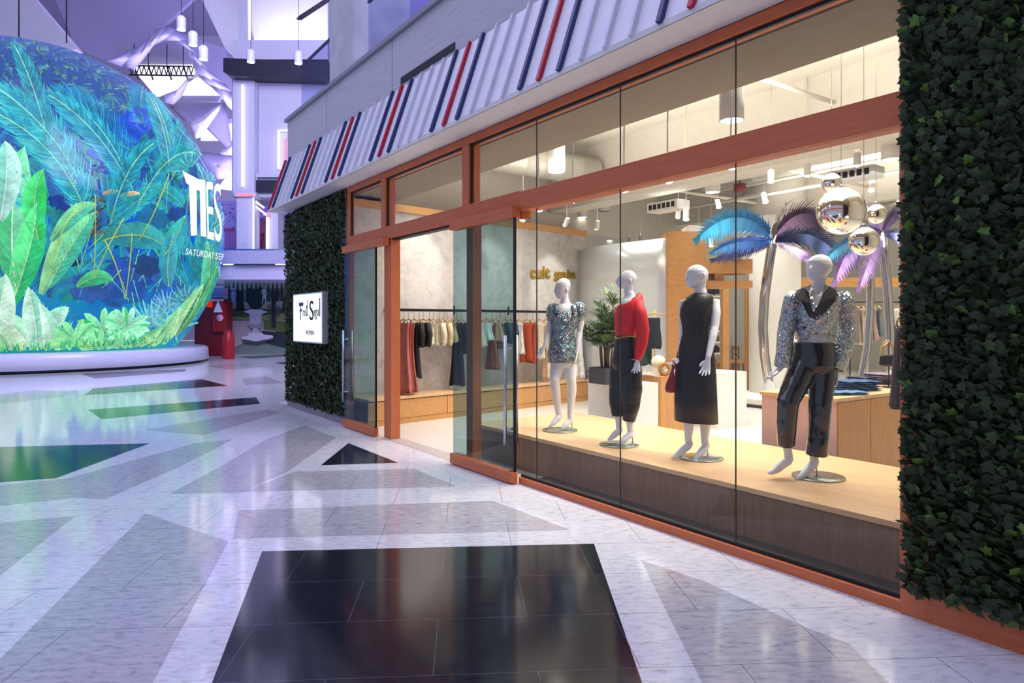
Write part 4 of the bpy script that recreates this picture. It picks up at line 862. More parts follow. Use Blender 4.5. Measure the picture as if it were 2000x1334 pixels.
def bag(p, w_, h, d_, col, label, strap=.2, strapcol=None, axis=Vector((0, 1, 0))):
    t = thing('handbag', label, 'handbag', p); ax = axis.normalized(); nx_ = Vector((ax.y, -ax.x, 0)); rs = []
    for j in range(9):
        k = j/8; z = h*(k); ww = w_*(.5-.08*k)*(1 if 0 < j < 8 else .8); dd = d_*(.5-.28*k)*(1 if 0 < j < 8 else .55)
        rs.append([p+ax*(ww*math.cos(a))+nx_*(dd*math.sin(a))+UP*(z-.012*math.cos(a)**2*(1-k)*-1) for a in [2*PI*i/20 for i in range(20)]])
    hang(MB().rings(rs).build('bag_body', mat('leather_'+col.strip('#'), col, .38, var=.12)), t)
    pts = [p+ax*(w_*.38*math.cos(a))+UP*(h*.9+strap*math.sin(a)) for a in [PI*i/14 for i in range(15)]]
    hang(MB().tube(pts, .010, 6).build('strap', mat('leather_'+(strapcol or col).strip('#'), strapcol or col, .4)), t); return t
bag(bx_-RT*.05-FW*.06+UP*.24, .19, .13, .07, '#1d1a1c', 'black shoulder bag with tan strap hung on the stand over the jeans', .17, '#b08a4a', RT)
# goods on the plinths
def sandal(p, ang, col, label, heel=.07):
    t = thing('sandal', label, 'shoe', p); R_ = Matrix.Rotation(ang, 3, 'Z'); q = lambda x, y, z: p+R_@Vector((x, y, z))
    rs = []
    for j in range(9):
        k = j/8; x = -.11+.22*k; z = .012+heel*max(0, 1-k*1.6)**1.3; w_ = (.026+.014*math.sin(PI*min(1, k*.9+.15)))
        rs.append([q(x, y, z+dz) for y, dz in ((-w_, 0), (w_, 0), (w_, .010), (-w_, .010))])
    hang(MB().rings(rs, smooth=False).build('sole', mat('shoe_'+col.strip('#'), col, .4)), t)
    hang(MB().tube([q(-.10, 0, .012+heel*.9), q(-.108, 0, .0)], [.012, .006], 6).build('heel', MATS['shoe_'+col.strip('#')]), t)
    for x in (.04, .0): hang(MB().tube([q(x, -.036, .02), q(x, -.02, .05), q(x, .02, .05), q(x, .036, .02)], .006, 6).build('strap', MATS['shoe_'+col.strip('#')]), t)
    hang(MB().tube([q(-.09, -.03, heel+.04), q(-.06, 0, heel+.07), q(-.09, .03, heel+.04), q(-.115, 0, heel+.03), q(-.09, -.03, heel+.04)], .005, 6).build('ankle_strap', MATS['shoe_'+col.strip('#')]), t); return t
ZA = Vector((0, 0, .001))
sandal(Vector((*ony(1157, 747, p1.y+.12).xy, p1.z))+ZA, .3, '#1b1716', 'black heeled sandal at the left front of the white plant plinth'); sandal(Vector((*ony(1167, 748, p1.y+.10).xy, p1.z))+ZA, .1, '#241d1a', 'black heeled sandal nearest the planter on the white plinth')
sandal(Vector((*atd(1253, 731, 10.2).xy, p2.z))+ZA, -.2, '#e6dfd0', 'white flat sandal at the left of the oak plinth', .02); sandal(Vector((*atd(1267, 733, 10.08).xy, p2.z))+ZA, -.1, '#e2d8c6', 'white flat sandal beside the puffy cream bag', .02)
pb = Vector((*atd(1286, 731, 10.15).xy, p2.z))
t = thing('cream_bag', 'puffy cream bag standing on the oak plinth', 'handbag', pb)
hang(MB().ball(pb+UP*.20, (.125, .085, .10), 20, 12).build('bag_body', mat('bag_cream', '#e8dcbc', .6, var=.08)), t); hang(MB().bx(pb.x-.075, pb.x+.075, pb.y-.05, pb.y+.05, pb.z, pb.z+.12).build('display_block', WPL), t)
pr = Vector((*atd(1299, 734, 10.02).xy, p2.z)); b = MB()
t = thing('ring_bag', 'round tan woven bag with a hole leaning on the cream bag', 'handbag', pr)
tor = [pr+UP*.105+Vector((0.074*math.cos(a)*.75, 0.074*math.cos(a)*.6, .074*math.sin(a))) for a in [2*PI*i/24 for i in range(25)]]
hang(b.tube(tor, .030, 10).build('ring_body', mat('raffia_tan', '#a8763e', .7, var=.25, scale=50)), t); hang(MB().tube([pr+Vector((-.01, .01, .20)), pr+Vector((-.02, .03, .24)), pr+Vector((.02, .03, .2))], .007, 6).build('handle', MATS['raffia_tan']), t)
ps = atd(1279, 735, 10.6); ps.z = p2.z
st = thing('garment_stand', 'slim gold stand holding a navy skirt on the oak plinth', 'display stand', Vector((*atd(1279, 735, 10.35).xy, p2.z))); sp_ = st.location.copy()
hang(MB().lathe([(.08, 0), (.08, .012)], sp_, 20).build('base', BRASS), st); hang(MB().tube([sp_+UP*.01, sp_+UP*.98], .009, 8).build('pole', BRASS), st); hang(MB().tube([sp_-RT*.15+UP*.9, sp_+UP*.93, sp_+RT*.15+UP*.9], .012, 6).build('cross_arm', WOODH), st)
garment(sp_+Vector((0, -.03, .98))+FW*.0, RT, -FW, sp_.z+.86, sp_.z+.40, .20, .25, '#141622', 'skirt', 'navy black skirt hung on the slim gold stand', 'skirt', None, thick=.04, hanger=False)
garment(sp_+RT*-.13+FW*.12+UP*.7, RT, -FW, sp_.z+.56, sp_.z+.14, .18, .24, '#21403c', 'skirt', 'dark green checked skirt hanging behind the red blouse mannequin', 'skirt', None, thick=.04, hanger=False)
# potted lady palm
pp = atd(1184, 742, 9.32); pp.z = p1.z+.001; pl = thing('potted_palm', 'bushy green lady palm in a dark square planter on the white plinth', 'potted plant', pp)
hang(MB().bx(pp.x-.17, pp.x+.17, pp.y-.17, pp.y+.17, pp.z, pp.z+.22).build('planter', mat('planter_grey', '#3c3f45', .6), bevel=.01), pl)
hang(MB().bx(pp.x-.155, pp.x+.155, pp.y-.155, pp.y+.155, pp.z+.215, pp.z+.224).build('soil', mat('soil_dark', '#2a211a', .95)), pl)
fb = MB(); stems = []
for i in range(15):
    a = U(0, 6.28); r_ = U(0, .09); h = U(.3, .98); x, y = r_*math.cos(a), r_*math.sin(a)
    q = pp+Vector((x+.10*math.cos(a)*h, y+.10*math.sin(a)*h, .22+h)); stems.append(MB().tube([pp+Vector((x, y, .2)), pp+Vector((x*1.3, y*1.3, .22+h*.5)), q], [.013, .012, .008], 6))
    for k in range(11):
        a2 = U(0, 6.28); base = q-UP*U(0, .5)*h; out = Vector((math.cos(a2), math.sin(a2), U(.2, .8))); c_ = base+out*U(.08, .17)
        for j in range(11):
            th = -1.3+2.6*j/10; up2 = UP*.6+out*.3; side = out.cross(UP).normalized(); dr = (out.normalized()*math.cos(th)+side*math.sin(th)+UP*.25).normalized(); L_ = U(.18, .28); wv = dr.cross(UP).normalized()*.011
            m1, m2 = c_+dr*L_*.55, c_+dr*L_-UP*.05*L_/.2*U(.4, 1.5)
            fb.add([c_, m1-wv, m2, m1+wv], [(0, 1, 2, 3)], 0 if random.random() < .6 else 1)
for s_ in stems: hang(s_.build('stem', mat('palm_stem', '#5d4a2c', .7)), pl)
lf = fb.build('fan_leaves', [mat('palm_leaf', '#41662b', .4, var=.25), mat('palm_leaf_light', '#6d8c45', .4, var=.25)]); lf['kind'] = 'stuff'; hang(lf, pl)
# ---- ceiling
struct(MB().bx(-10.6, -.3, .17, .92, 3.64, 5.2).build('beam', mat('beam_taupe', '#8f8474', .8, var=.04))); struct(MB().bx(-14, .4, .9, 19.5, 5.0, 5.2).build('ceiling.002', CREAM))
for i, (y0, y1, z0) in enumerate(((4.75, 5.25, 3.9), (9.0, 9.6, 4.0), (1.6, 1.72, 4.82), (2.3, 2.42, 4.82), (3.0, 3.12, 4.82), (3.7, 3.82, 4.82))): struct(MB().bx(-11.6, -.3, y0, y1, z0, 5.0).build('beam.%03d' % (i+1), CREAM))
struct(MB().bx(.1, .4, .3, 19.5, 0, 5.2).build('wall_right.001', WALLW)); struct(MB().bx(-14, .4, 19.2, 19.5, 0, 5.2).build('wall_back.001', WALLW)); struct(MB().bx(-14.2, -14, 5.5, 19.5, 0, 5.2).build('wall_left.001', WALLW))
def duct(p0, p1, r, label):
    b = MB(); v = (Vector(p1)-Vector(p0)); n_ = 8
    prof_ = []; ax = v.normalized(); q = ax.to_track_quat('Z', 'Y').to_matrix(); L_ = v.length; pr_ = []
    for k in range(n_+1): z = L_*k/n_; pr_ += [(r, max(0, z-.03)), (r*1.05, z), (r, z+.03)]
    for k in (.25, .75): h_ = Vector(p0).lerp(Vector(p1), k); b.tube([h_+UP*r*.9, Vector((h_.x, h_.y, 4.998))], .01, 5)
    return tag(b.lathe(pr_, p0, 20, ax=q).build('air_duct', mat('duct_grey', '#aaa69c', .5, .3)), label, 'air duct', 'round ducts under the shop ceiling')
duct((-11.3, 6.2, 4.5), (-1.0, 6.2, 4.5), .30, 'large round duct running across behind the first ceiling beam'); duct((-9.7, 1.2, 4.45), (-9.7, 4.6, 4.45), .26, 'round duct running away from the entrance doors'); duct((-10.8, 7.75, 4.55), (-1, 7.75, 4.55), .2, 'slimmer round duct before the second ceiling beam')
def pipe(p0, p1, label): return tag(MB().tube([p0, p1], .03, 8).build('ceiling_pipe', CREAM), label, 'pipe', 'cream pipes under the shop ceiling')
duct((-4.6, 5.3, 4.12), (-4.6, 9, 4.12), .1, 'round duct running to the second ceiling beam near the palms'); duct((-7.4, 11, 4.4), (-7.4, 15, 4.4), .26, 'round duct running deep into the shop'); duct((-9.9, 10.6, 4.75), (-1, 10.6, 4.75), .22, 'round duct running across behind the second ceiling beam')
pipe((-9.8, 6.9, 3.95), (-1, 6.9, 3.95), 'low cream pipe before the slimmer duct'); pipe((-3.2, 5.3, 4.1), (-3.2, 9, 4.1), 'cream pipe running back near the ivy edge'); pipe((-8.6, 5.3, 4.05), (-8.6, 9, 4.05), 'cream pipe running back near the plaster wall'); pipe((-9.8, 9.9, 4.05), (-1, 9.9, 4.05), 'cream pipe behind the second ceiling beam')
pipe((-10.6, 5.6, 4.1), (-1, 5.6, 4.1), 'lower cream pipe behind the first ceiling beam'); pipe((-10.6, 7.2, 4.25), (-1, 7.2, 4.25), 'cream pipe between the two round ducts'); pipe((-5.0, 1.0, 4.55), (-5.0, 4.7, 4.55), 'cream pipe crossing above the display window'); pipe((-6.8, 5.3, 4.2), (-6.8, 9, 4.2), 'cream pipe running to the second ceiling beam')
LIT = emis('lamp_warm', '#fff6e8', 9.); LITS = emis('lamp_spot', '#fffaf2', 22.); CANW = mat('lamp_can', '#d6d3cf', .45)
PEND = [(1429, 236, 7.1, 'largest cylinder pendant hanging above the black dress mannequin'), (1087, 336, 10.1, 'cylinder pendant above the sequin dress mannequin'), (862, 396, 12.7, 'cylinder pendant seen over the open doorway'), (1742, 312, 8.77, 'cylinder pendant beside the ivy edge'), (1392, 376, 11.5, 'cylinder pendant above the blue palm fronds'), (1136, 425, 15.0, 'cylinder pendant under the bar near the gold letters'), (1180, 412, 14.6, 'unlit cylinder pendant beside the lit one near the gold letters'), (1188, 470, 19, 'smallest cylinder pendant before the metal partition')]
def pendant(px, py, d, label):
    p = atd(px, py, d); t = thing('pendant_light', label, 'pendant lamp', p, 'cylinder pendants in the shop')
    hang(MB().lathe([(.115, 0), (.125, .0), (.125, .42), (.11, .45), (.02, .46)], p, 24, caps=False).build('cylinder_shade', CANW), t); hang(MB().lathe([(.112, .012), (.112, .02)], p, 24).build('lit_disc', CANW if 'unlit' in label else LIT), t)
    hang(MB().tube([p+UP*.45, Vector((p.x, p.y, 5.0))], .008, 6).build('cord', CANW), t); return t
for q in PEND: pendant(*q)
def spot(px, py, d, aim, label, lit=True, zc_=5.0):
    p = atd(px, py, d); t = thing('spot_light', label, 'spot lamp', p, 'track spot lamps in the shop'); v = Vector(aim).normalized(); q = v.to_track_quat('Z', 'Y').to_matrix()
    hang(MB().lathe([(.03, -.16), (.045, -.15), (.045, 0), (.05, .0), (.05, .01)], p, 16, ax=q, caps=False).build('lamp_can', CANW), t); hang(MB().ball(p, (.044, .044, .030), 14, 8).build('lamp_lens', LITS if lit else BLK), t)
    hang(MB().tube([p-v*.1, Vector((p.x, p.y, zc_))], .008, 6).build('stem', CANW), t); return t
DN = (0, 0, -1)
SPOTS = [(1053, 409, 8.1, (-.2, .3, -1), 'spot lamp under the bar above the sequin dress mannequin'), (1119, 392, 7.7, (-.2, .2, -1), 'spot lamp under the bar left of the red blouse mannequin'), (1220, 371, 7.2, (-.1, .2, -1), 'spot lamp under the bar above the red blouse mannequin'), (1306, 353, 6.8, (0, .2, -1), 'spot lamp under the bar left of the black dress mannequin'), (1430, 326, 6.3, (0, .2, -1), 'brightest spot lamp under the bar at the glass joint'),
  (1506, 354, 9.5, DN, 'spot can left of the chrome balls'), (1577, 342, 9.4, DN, 'spot can nearest the chrome balls'), (1674, 322, 9.0, DN, 'spot can right of the smallest chrome ball'), (1702, 372, 11, (-.3, .3, -1), 'spot can behind the chrome balls by the ivy'), (1495, 394, 11, (.3, 0, -1), 'spot can above the grey palm frond'), (1404, 404, 12, (.3, 0, -1), 'spot can between the pendant and the palm'), (1324, 424, 12.5, (-.3, .2, -1), 'spot can under the air grille'), (1165, 446, 13.5, (-.5, .2, -1), 'spot can above the gold letters, right one'), (1104, 440, 13, (-.8, .1, -1), 'spot can above the gold letters, left one'), (1020, 430, 12, (-.9, .2, -1), 'spot can just inside the glass door edge'), (1229, 476, 16, DN, 'spot can above the metal partition, left one'), (1251, 473, 16, DN, 'spot can above the metal partition, right one'), (1365, 472, 15, DN, 'spot lamp in the oak framed opening, left one'), (1389, 480, 15, DN, 'spot lamp in the oak framed opening, right one'), (1340, 428, 10.5, DN, 'spot can beside the white beam light')]
for q in SPOTS: spot(*q)
def grille(px, py, d, label):
    p = atd(px, py, d); t = thing('air_grille', label, 'air grille', p, 'linear air grilles'); hang(MB().bx(p.x-.35, p.x+.35, p.y-.02, p.y+.3, p.z-.08, p.z+.08).build('grille_frame', CANW), t)
    b = MB(); [b.bx(p.x-.31+k*.105, p.x-.31+k*.105+.075, p.y-.024, p.y-.018, p.z-.045, p.z+.045) for k in range(6)]; hang(b.build('slots', BLK), t)
grille(1294, 402, 12, 'slotted air grille left of the blue palm fronds'); grille(1660, 340, 10, 'slotted air grille beside the chrome balls')
pe = atd(1234, 505, 16); t = thing('exit_sign', 'small red exit sign hanging before the metal partition', 'sign', pe); hang(MB().obx(pe, RT*.12, FW*.02, UP*.075).build('sign_panel', emis('exit_red', '#e88a84', .9)), t); hang(MB().tube([pe+UP*.07, Vector((pe.x, pe.y, 5))], .008, 6).build('stem', CANW), t)
vs_, fs_, w_, h_ = textmesh('EXIT'); hang(MB().add([pe-FW*.023+RT*(-.085+.17*v.x/w_)+UP*(-.042+.084*v.y/h_) for v in vs_], fs_).build('exit_lettering', emis('exit_letters', '#fff0ec', 1.2)), t)
pe = atd(1445, 366, 11); tag(MB().bx(pe.x-.08, pe.x+.08, pe.y-.05, pe.y+.05, pe.z-.06, pe.z+.06).tube([pe, Vector((pe.x, pe.y, 5))], .01, 6).build('alarm_box', mat('alarm_red', '#7a1f1c', .5)), 'small dark red alarm box under the ceiling', 'alarm')
# ---- deeper shop
a, b_ = atd(1132, 600, 17.5), atd(1306, 600, 12.4); b = MB(); cv = []
for k in range(25):
    s_ = k/24; q = a.lerp(b_, s_)+(a-b_).cross(UP).normalized()*(-.9*math.sin(PI*s_)*1.0); cv.append(q)
b.rings([[Vector((q.x, q.y, z)) for z in (.0, .8, 1.6, 2.4, 3.15)] for q in cv], caps=False, smooth=True)
b.F = [f for f in b.F if not (min(f) % 5 == 0 and max(f) % 5 == 4)]; b.M = b.M[:len(b.F)]; b.C = b.C[:len(b.F)]; b.sm = b.sm[:len(b.F)]
o = b.build('metal_partition', mat('satin_metal', '#dde1e3', .26, .4, var=.02)); o.modifiers.new('t', 'SOLIDIFY').thickness = .05; tag(o, 'curved satin metal partition behind the red blouse mannequin', 'partition')
def wslab(name, x0, y0, x1, y1, d, t_, m):      # rectangle seen at distance d, axis along the view
    return struct(rect(MB(), x0, y0, x1, y1, d, t_).build(name, m))
fz = lambda d: 626+FPX*EYE/d
OAKW = wood('oak_wall', '#b27c43', '#c8935a', (3, 3, 12), .45)
wslab('wall_oak', 1305, 452, 1379, fz(12.2), 12.2, .5, OAKW); wslab('wall_oak.001', 1379, 506, 1470, 534, 12.2, .5, OAKW); wslab('wall_oak.002', 1379, 548, 1470, 562, 12.25, .5, OAKW); wslab('wall_oak.003', 1345, 440, 1470, 455, 12.2, .5, CREAM)
wslab('wall_oak.004', 1396, 534, 1414, 548, 12.3, .4, OAKW); wslab('wall_oak.005', 1560, 542, 1775, 560, 15, .3, OAKW); wslab('wall_oak.006', 1412, 562, 1424, fz(14.5), 14.5, .2, OAKW); wslab('wall_oak.007', 1460, 562, 1466, fz(14.6), 14.6, .2, OAKW)
wslab('wall_cream', 1356, 455, 1470, 506, 16, .1, mat('alcove_cream', '#e8e2c4', .6)); 
sh = thing('shelf_unit', 'white shelves with dark shoes behind the oak opening', 'shelf', atd(1398, fz(15), 15))
for y in (578, 601, 624, 647, 668, 690): hang(rect(MB(), 1378, y, 1412, y+1.6, 15, .35).build('shelf_board', WALLW), sh)
hang(rect(MB(), 1376, 562, 1378, 735, 15, .35).build('side_panel', OAKW), sh)
for i, (y, c) in enumerate(((576, '#1c1a1a'), (599, '#20241f'), (622, '#d8d4cc'), (645, '#2a2826'), (668, '#5c6a4a'), (690, '#1a1c20'))):
    for j, x in enumerate((1388, 1399)):
        q = atd(x, y, 15.1); o = MB().rings([[q+RT*(.075*k)+Vector((0, 0, 0))+FW*(.05*math.cos(a_))+UP*(.10-.03*abs(k)+(.09-.02*k)*math.sin(a_)*.9) for a_ in [2*PI*n_/10 for n_ in range(10)]] for k in (-.8, -.5, 0, .5, .8)]).build('shelf_shoe', mat('shoe_'+c.strip('#'), c, .5), loc=q)
        tag(o, '%s shoe, %s side of the %s shelf from the top' % ({'#1c1a1a': 'black', '#20241f': 'near black', '#d8d4cc': 'white', '#2a2826': 'dark brown', '#5c6a4a': 'green', '#1a1c20': 'blue black'}[c], ('left', 'right')[j], ORD[i]), 'shoe', 'shoes on the white shelves')
tb = onz(1432, 738); t = thing('low_table', 'oak bench table far behind the black dress mannequin', 'table', tb); dq = depth(tb)
hang(rect(MB(), 1400, 703, 1475, 709, dq-.2, .5).build('table_top', OAK), t)
for x in (1402, 1434, 1452): hang(rect(MB(), x, 709, x+6, fz(dq), dq-.1+(.2 if x == 1452 else 0), .1).build('leg', OAKV), t)
t = thing('oak_chair', 'small oak chair beyond the far bench table', 'chair', onz(1438, 728)); dq = depth(onz(1438, 728))
for x in (1430, 1442): hang(rect(MB(), x, 676, x+2.5, fz(dq), dq, .05).build('leg', OAKV), t)
hang(rect(MB(), 1430, 677, 1444, 683, dq, .03).build('backrest', OAK), t); hang(rect(MB(), 1430, 690, 1444, 694, dq, .03).build('back_slat', OAK), t); hang(rect(MB(), 1428, 702, 1446, 706, dq-.3, .4).build('seat', OAK), t)
# white column and palm stage
pc = atd(1513, 700, 14.3); struct(MB().lathe([(.51, .162), (.51, 5.0)], (pc.x, pc.y, 0), 40).build('column.001', WALLW)); struct(MB().lathe([(.515, 3.4), (.62, 3.55), (.62, 4.1), (.62, 4.99)], (pc.x, pc.y, 0), 40).build('column.002', mat('drum_grey', '#c8c2b8', .6)))
sgp = thing('palm_stage', 'low white stage with a dark edge under the chrome palm trees', 'stage', (-6.5, 8, 0))
hang(MB().bx(-9.4, -3.0, 7.12, 10.2, .06, .16).build('stage_top', WALLW), sgp); hang(MB().bx(-9.4, -3.0, 7.10, 10.18, .004, .06).build('dark_edge', mat('stage_edge', '#2a2a36', .4)), sgp)
CHROME = mat('chrome', '#d2d2d4', .08, 1., var=0.)
FRM = vcol('painted_frond', .28, .55)
def metal_frond(p0, p1, p2, w_, c1, c2):
    """pixel/distance triples for the rib; a folded sheet blade whose outer part is cut into long fingers"""
    P_ = [Vector(atd(*q)) for q in (p0, p1, p2)]; n_ = 26; b = MB(); bez = lambda t: P_[0]*(1-t)**2+P_[1]*2*t*(1-t)+P_[2]*t*t
    W = w_*depth(P_[1])/FPX; q1, q2 = lin(c1), lin(c2)
    def cmix(k, g): return tuple(max(0, (q1[j]*(1-k)+q2[j]*k)*g) for j in range(3))+(1,)
    for s_ in (1, -1):
        for i in range(n_):
            t0, t1 = i/n_, (i+1)/n_; a_, c_ = bez(t0), bez(t1); tg = (c_-a_).normalized(); sd = tg.cross(FW).normalized()*s_
            pr = lambda t: W*max(.03, math.sin(PI*min(1, .08+.9*t))**.7)
            def off(p, l, k): return p+sd*l*.86+tg*l*k-FW*l*.3-UP*l*.30
            w0, w1 = pr(t0), pr(t1); m0, m1 = off(a_, w0*.55, .35), off(c_, w1*.55, .35); g = U(.8, 1.2)
            b.add([a_, c_, m1, m0], [(0, 1, 2, 3)], 0, cmix(t0, g))
            ln = w0*U(.85, 1.35); tip = off(a_.lerp(c_, .6), ln, .75)
            b.add([m0, m1, m0.lerp(m1, .75).lerp(tip, .6), tip], [(0, 1, 2, 3)], 0, cmix(t0, g))
    tp = bez(1); tg = (bez(1)-bez(.93)).normalized()
    for k in range(5):
        d_ = (tg+tg.cross(FW)*(-.5+.25*k)-UP*.2).normalized(); b.add([tp-tg*.05, tp+d_*W*.3+tg.cross(FW)*.02, tp+d_*W*U(.5, .9), tp+d_*W*.3-tg.cross(FW)*.02], [(0, 1, 2, 3)], 0, cmix(1, U(.8, 1.2)))
    return b
def palm(label, trunk, d, r, fronds):
    pts = [atd(x, y, d) for x, y in trunk]; pts[0].z = .165; t = thing('metal_palm_tree', label, 'palm sculpture', pts[0], 'chrome palm tree sculptures')
    hang(MB().tube(pts, [r]*len(pts), 14).build('trunk', CHROME), t)
    for q in fronds:
        m_ = metal_frond(*q).build('frond', FRM); md = m_.modifiers.new('t', 'SOLIDIFY'); md.thickness = .008; hang(m_, t)
    return t
d1, d2 = depth(onz(1507, 787, .16)), 12.0
palm('chrome palm sculpture with blue left fronds beside the white column', [(1508, 787), (1500, 740), (1493, 690), (1490, 640), (1493, 580), (1500, 530), (1507, 485), (1511, 460)], d1, .085,
     [((1511, 462, d1), (1440, 385, d1-.5), (1366, 462, d1-.9), 34, '#3f7fc0', '#2c94ba'), ((1509, 470, d1), (1440, 462, d1-.9), (1392, 492, d1-1.2), 17, '#3a6fd0', '#3f86c8'), ((1508, 474, d1), (1450, 484, d1-.2), (1396, 506, d1-.3), 17, '#6a5f94', '#4f5480'), ((1513, 462, d1), (1565, 385, d1+.3), (1618, 440, d1+.5), 34, '#4a2e46', '#33213c'), ((1513, 468, d1), (1590, 430, d1-.5), (1645, 512, d1-.8), 30, '#2f3558', '#25365e'), ((1513, 474, d1), (1550, 476, d1-.8), (1585, 515, d1-1.0), 15, '#a486b0', '#7b5f92'), ((1511, 464, d1), (1508, 405, d1-1.2), (1545, 400, d1-1.8), 24, '#8c8580', '#c8beb4')])
palm('chrome palm sculpture with mauve fronds nearest the ivy', [(1742, 790), (1741, 720), (1738, 640), (1733, 560), (1726, 500), (1722, 455)], d2, .08,
     [((1722, 458, d2), (1670, 430, d2-.4), (1632, 545, d2-.9), 30, '#7a5aa0', '#9a78b4'), ((1720, 465, d2), (1650, 455, d2-.8), (1608, 512, d2-1.2), 18, '#2c4f8c', '#4fa0c4'), ((1724, 458, d2), (1770, 440, d2-.3), (1800, 520, d2-.6), 26, '#5f6494', '#6f6aa0'), ((1722, 456, d2), (1690, 380, d2+.2), (1640, 400, d2+.3), 22, '#8a72a8', '#c4bfd8'), ((1726, 452, d2), (1752, 392, d2), (1772, 420, d2-.2), 18, '#6d5a84', '#54506e'), ((1722, 462, d2), (1705, 480, d2-.9), (1678, 560, d2-1.1), 20, '#8d6fae', '#a989c0')])
palm('third chrome palm trunk leaning behind the folded jeans', [(1677, 780), (1684, 735), (1694, 680), (1699, 610), (1701, 530), (1700, 500)], 12.8, .075, [((1700, 505, 12.8), (1690, 470, 12.8), (1660, 500, 12.7), 16, '#6a5f94', '#7b6fa4')])
# chrome balls
def cball(px, py, rpx, d, label):
    p = atd(px, py, d); r_ = rpx*d/FPX; t = thing('chrome_ball', label, 'mirror ball', p, 'chrome balls hanging in the window'); hang(MB().ball(p, r_, 40, 24).build('ball', mat('mirror_chrome', '#efe9e0', .02, 1., var=0.)), t)
    hang(MB().lathe([(.016, 0), (.016, .025), (.008, .03)], p+UP*r_*.985, 10).build('cap', STEEL), t); hang(MB().tube([p+UP*r_, Vector((p.x, p.y, 5.0))], .003, 5).build('thread', STEEL), t)
cball(1643, 412, 46, 6.6, 'largest chrome ball hanging over the sequin jacket mannequin'); cball(1624, 357, 19, 7.0, 'highest small chrome ball above the largest one'); cball(1711, 418, 19, 6.9, 'small chrome ball right of the largest one'); cball(1687, 471, 28, 6.15, 'medium chrome ball below the largest one')
# rack of clothes at the far right
pq = onz(1700, 790); rk = thing('floor_rack', 'clothes rack with patterned garments behind the chrome trunks', 'clothes rack', atd(1700, fz(14.5), 14.5)); dk = 14.5
ra, rb = atd(1660, 590, dk), atd(1765, 590, dk)
hang(MB().tube([ra, rb], .015, 8).build('bar', BLK), rk)
for q in (ra, rb): hang(MB().tube([q, Vector((q.x, q.y, .004))], .015, 8).build('upright', BLK), rk)
for i, (x, yb, c, nm) in enumerate(((1672, 668, '#8c7a6c', 'taupe patterned dress'), (1682, 672, '#b9a596', 'pale patterned dress'), (1691, 660, '#6b5a58', 'brown patterned dress'), (1704, 664, '#9c7f78', 'rose patterned dress'), (1713, 655, '#54606a', 'slate patterned dress'), (1752, 680, '#ded8d0', 'off white dress'))):
    q = atd(x, 590, dk); garment(q, FW, RT, q.z-.12, atd(x, yb, dk).z, .34, .4, c, 'dress', '%s, %s on the far clothes rack' % (nm, ORD[i]), 'dress', 'garments on the far clothes rack')
q = atd(1757, 612, 5.9); garment(q, RT*.3+FW*.95, RT*.95-FW*.3, q.z-.08, atd(1752, 795, 5.9).z, .26, .30, '#1c1d30', 'dress', 'long navy garment hanging at the right window edge', 'dress', None)
tag(MB().tube([q+UP*.02, Vector((q.x, q.y, 5.0))], .004, 5).build('hanging_wire', STEEL), 'thin wire holding the navy garment by the ivy edge', 'wire')
# ================================================================== mannequins
MANN = mat('mannequin_white', '#e4e4ea', .38, var=.0, coat=.15)
def sequin(name, cols, scale=85., rough=.2):
    m = bpy.data.materials.new(name); nt, N, L = nodes(m)
    o = N.new('ShaderNodeOutputMaterial'); b = N.new('ShaderNodeBsdfPrincipled'); L.new(b.outputs[0], o.inputs[0])
    tc = N.new('ShaderNodeTexCoord'); v = N.new('ShaderNodeTexVoronoi'); v.inputs['Scale'].default_value = scale; L.new(tc.outputs['Object'], v.inputs['Vector'])
    nz = N.new('ShaderNodeTexNoise'); nz.inputs['Scale'].default_value = 9; nz.inputs['Detail'].default_value = 3; nz.inputs['Distortion'].default_value = 1.5; L.new(tc.outputs['Object'], nz.inputs[0])
    r = N.new('ShaderNodeValToRGB'); L.new(nz.outputs[0], r.inputs[0]); e = r.color_ramp.elements; e[0].position = .3; e[1].position = .72; e[0].color = lin(cols[0]); e[1].color = lin(cols[-1])
    for i, c in enumerate(cols[1:-1]): k = e.new(.3+.42*(i+1)/(len(cols)-1)); k.color = lin(c)
    L.new(r.outputs[0], b.inputs['Base Color']); b.inputs['Metallic'].default_value = .85; b.inputs['Roughness'].default_value = rough
    g = N.new('ShaderNodeNewGeometry'); s_ = N.new('ShaderNodeVectorMath'); s_.operation = 'SUBTRACT'; L.new(v.outputs['Color'], s_.inputs[0]); s_.inputs[1].default_value = (.5, .5, .5)
    k = N.new('ShaderNodeVectorMath'); k.operation = 'SCALE'; L.new(s_.outputs[0], k.inputs[0]); k.inputs['Scale'].default_value = 1.1
    a = N.new('ShaderNodeVectorMath'); L.new(k.outputs[0], a.inputs[0]); L.new(g.outputs['Normal'], a.inputs[1]); n2 = N.new('ShaderNodeVectorMath'); n2.operation = 'NORMALIZE'; L.new(a.outputs[0], n2.inputs[0]); L.new(n2.outputs[0], b.inputs['Normal'])
    return m
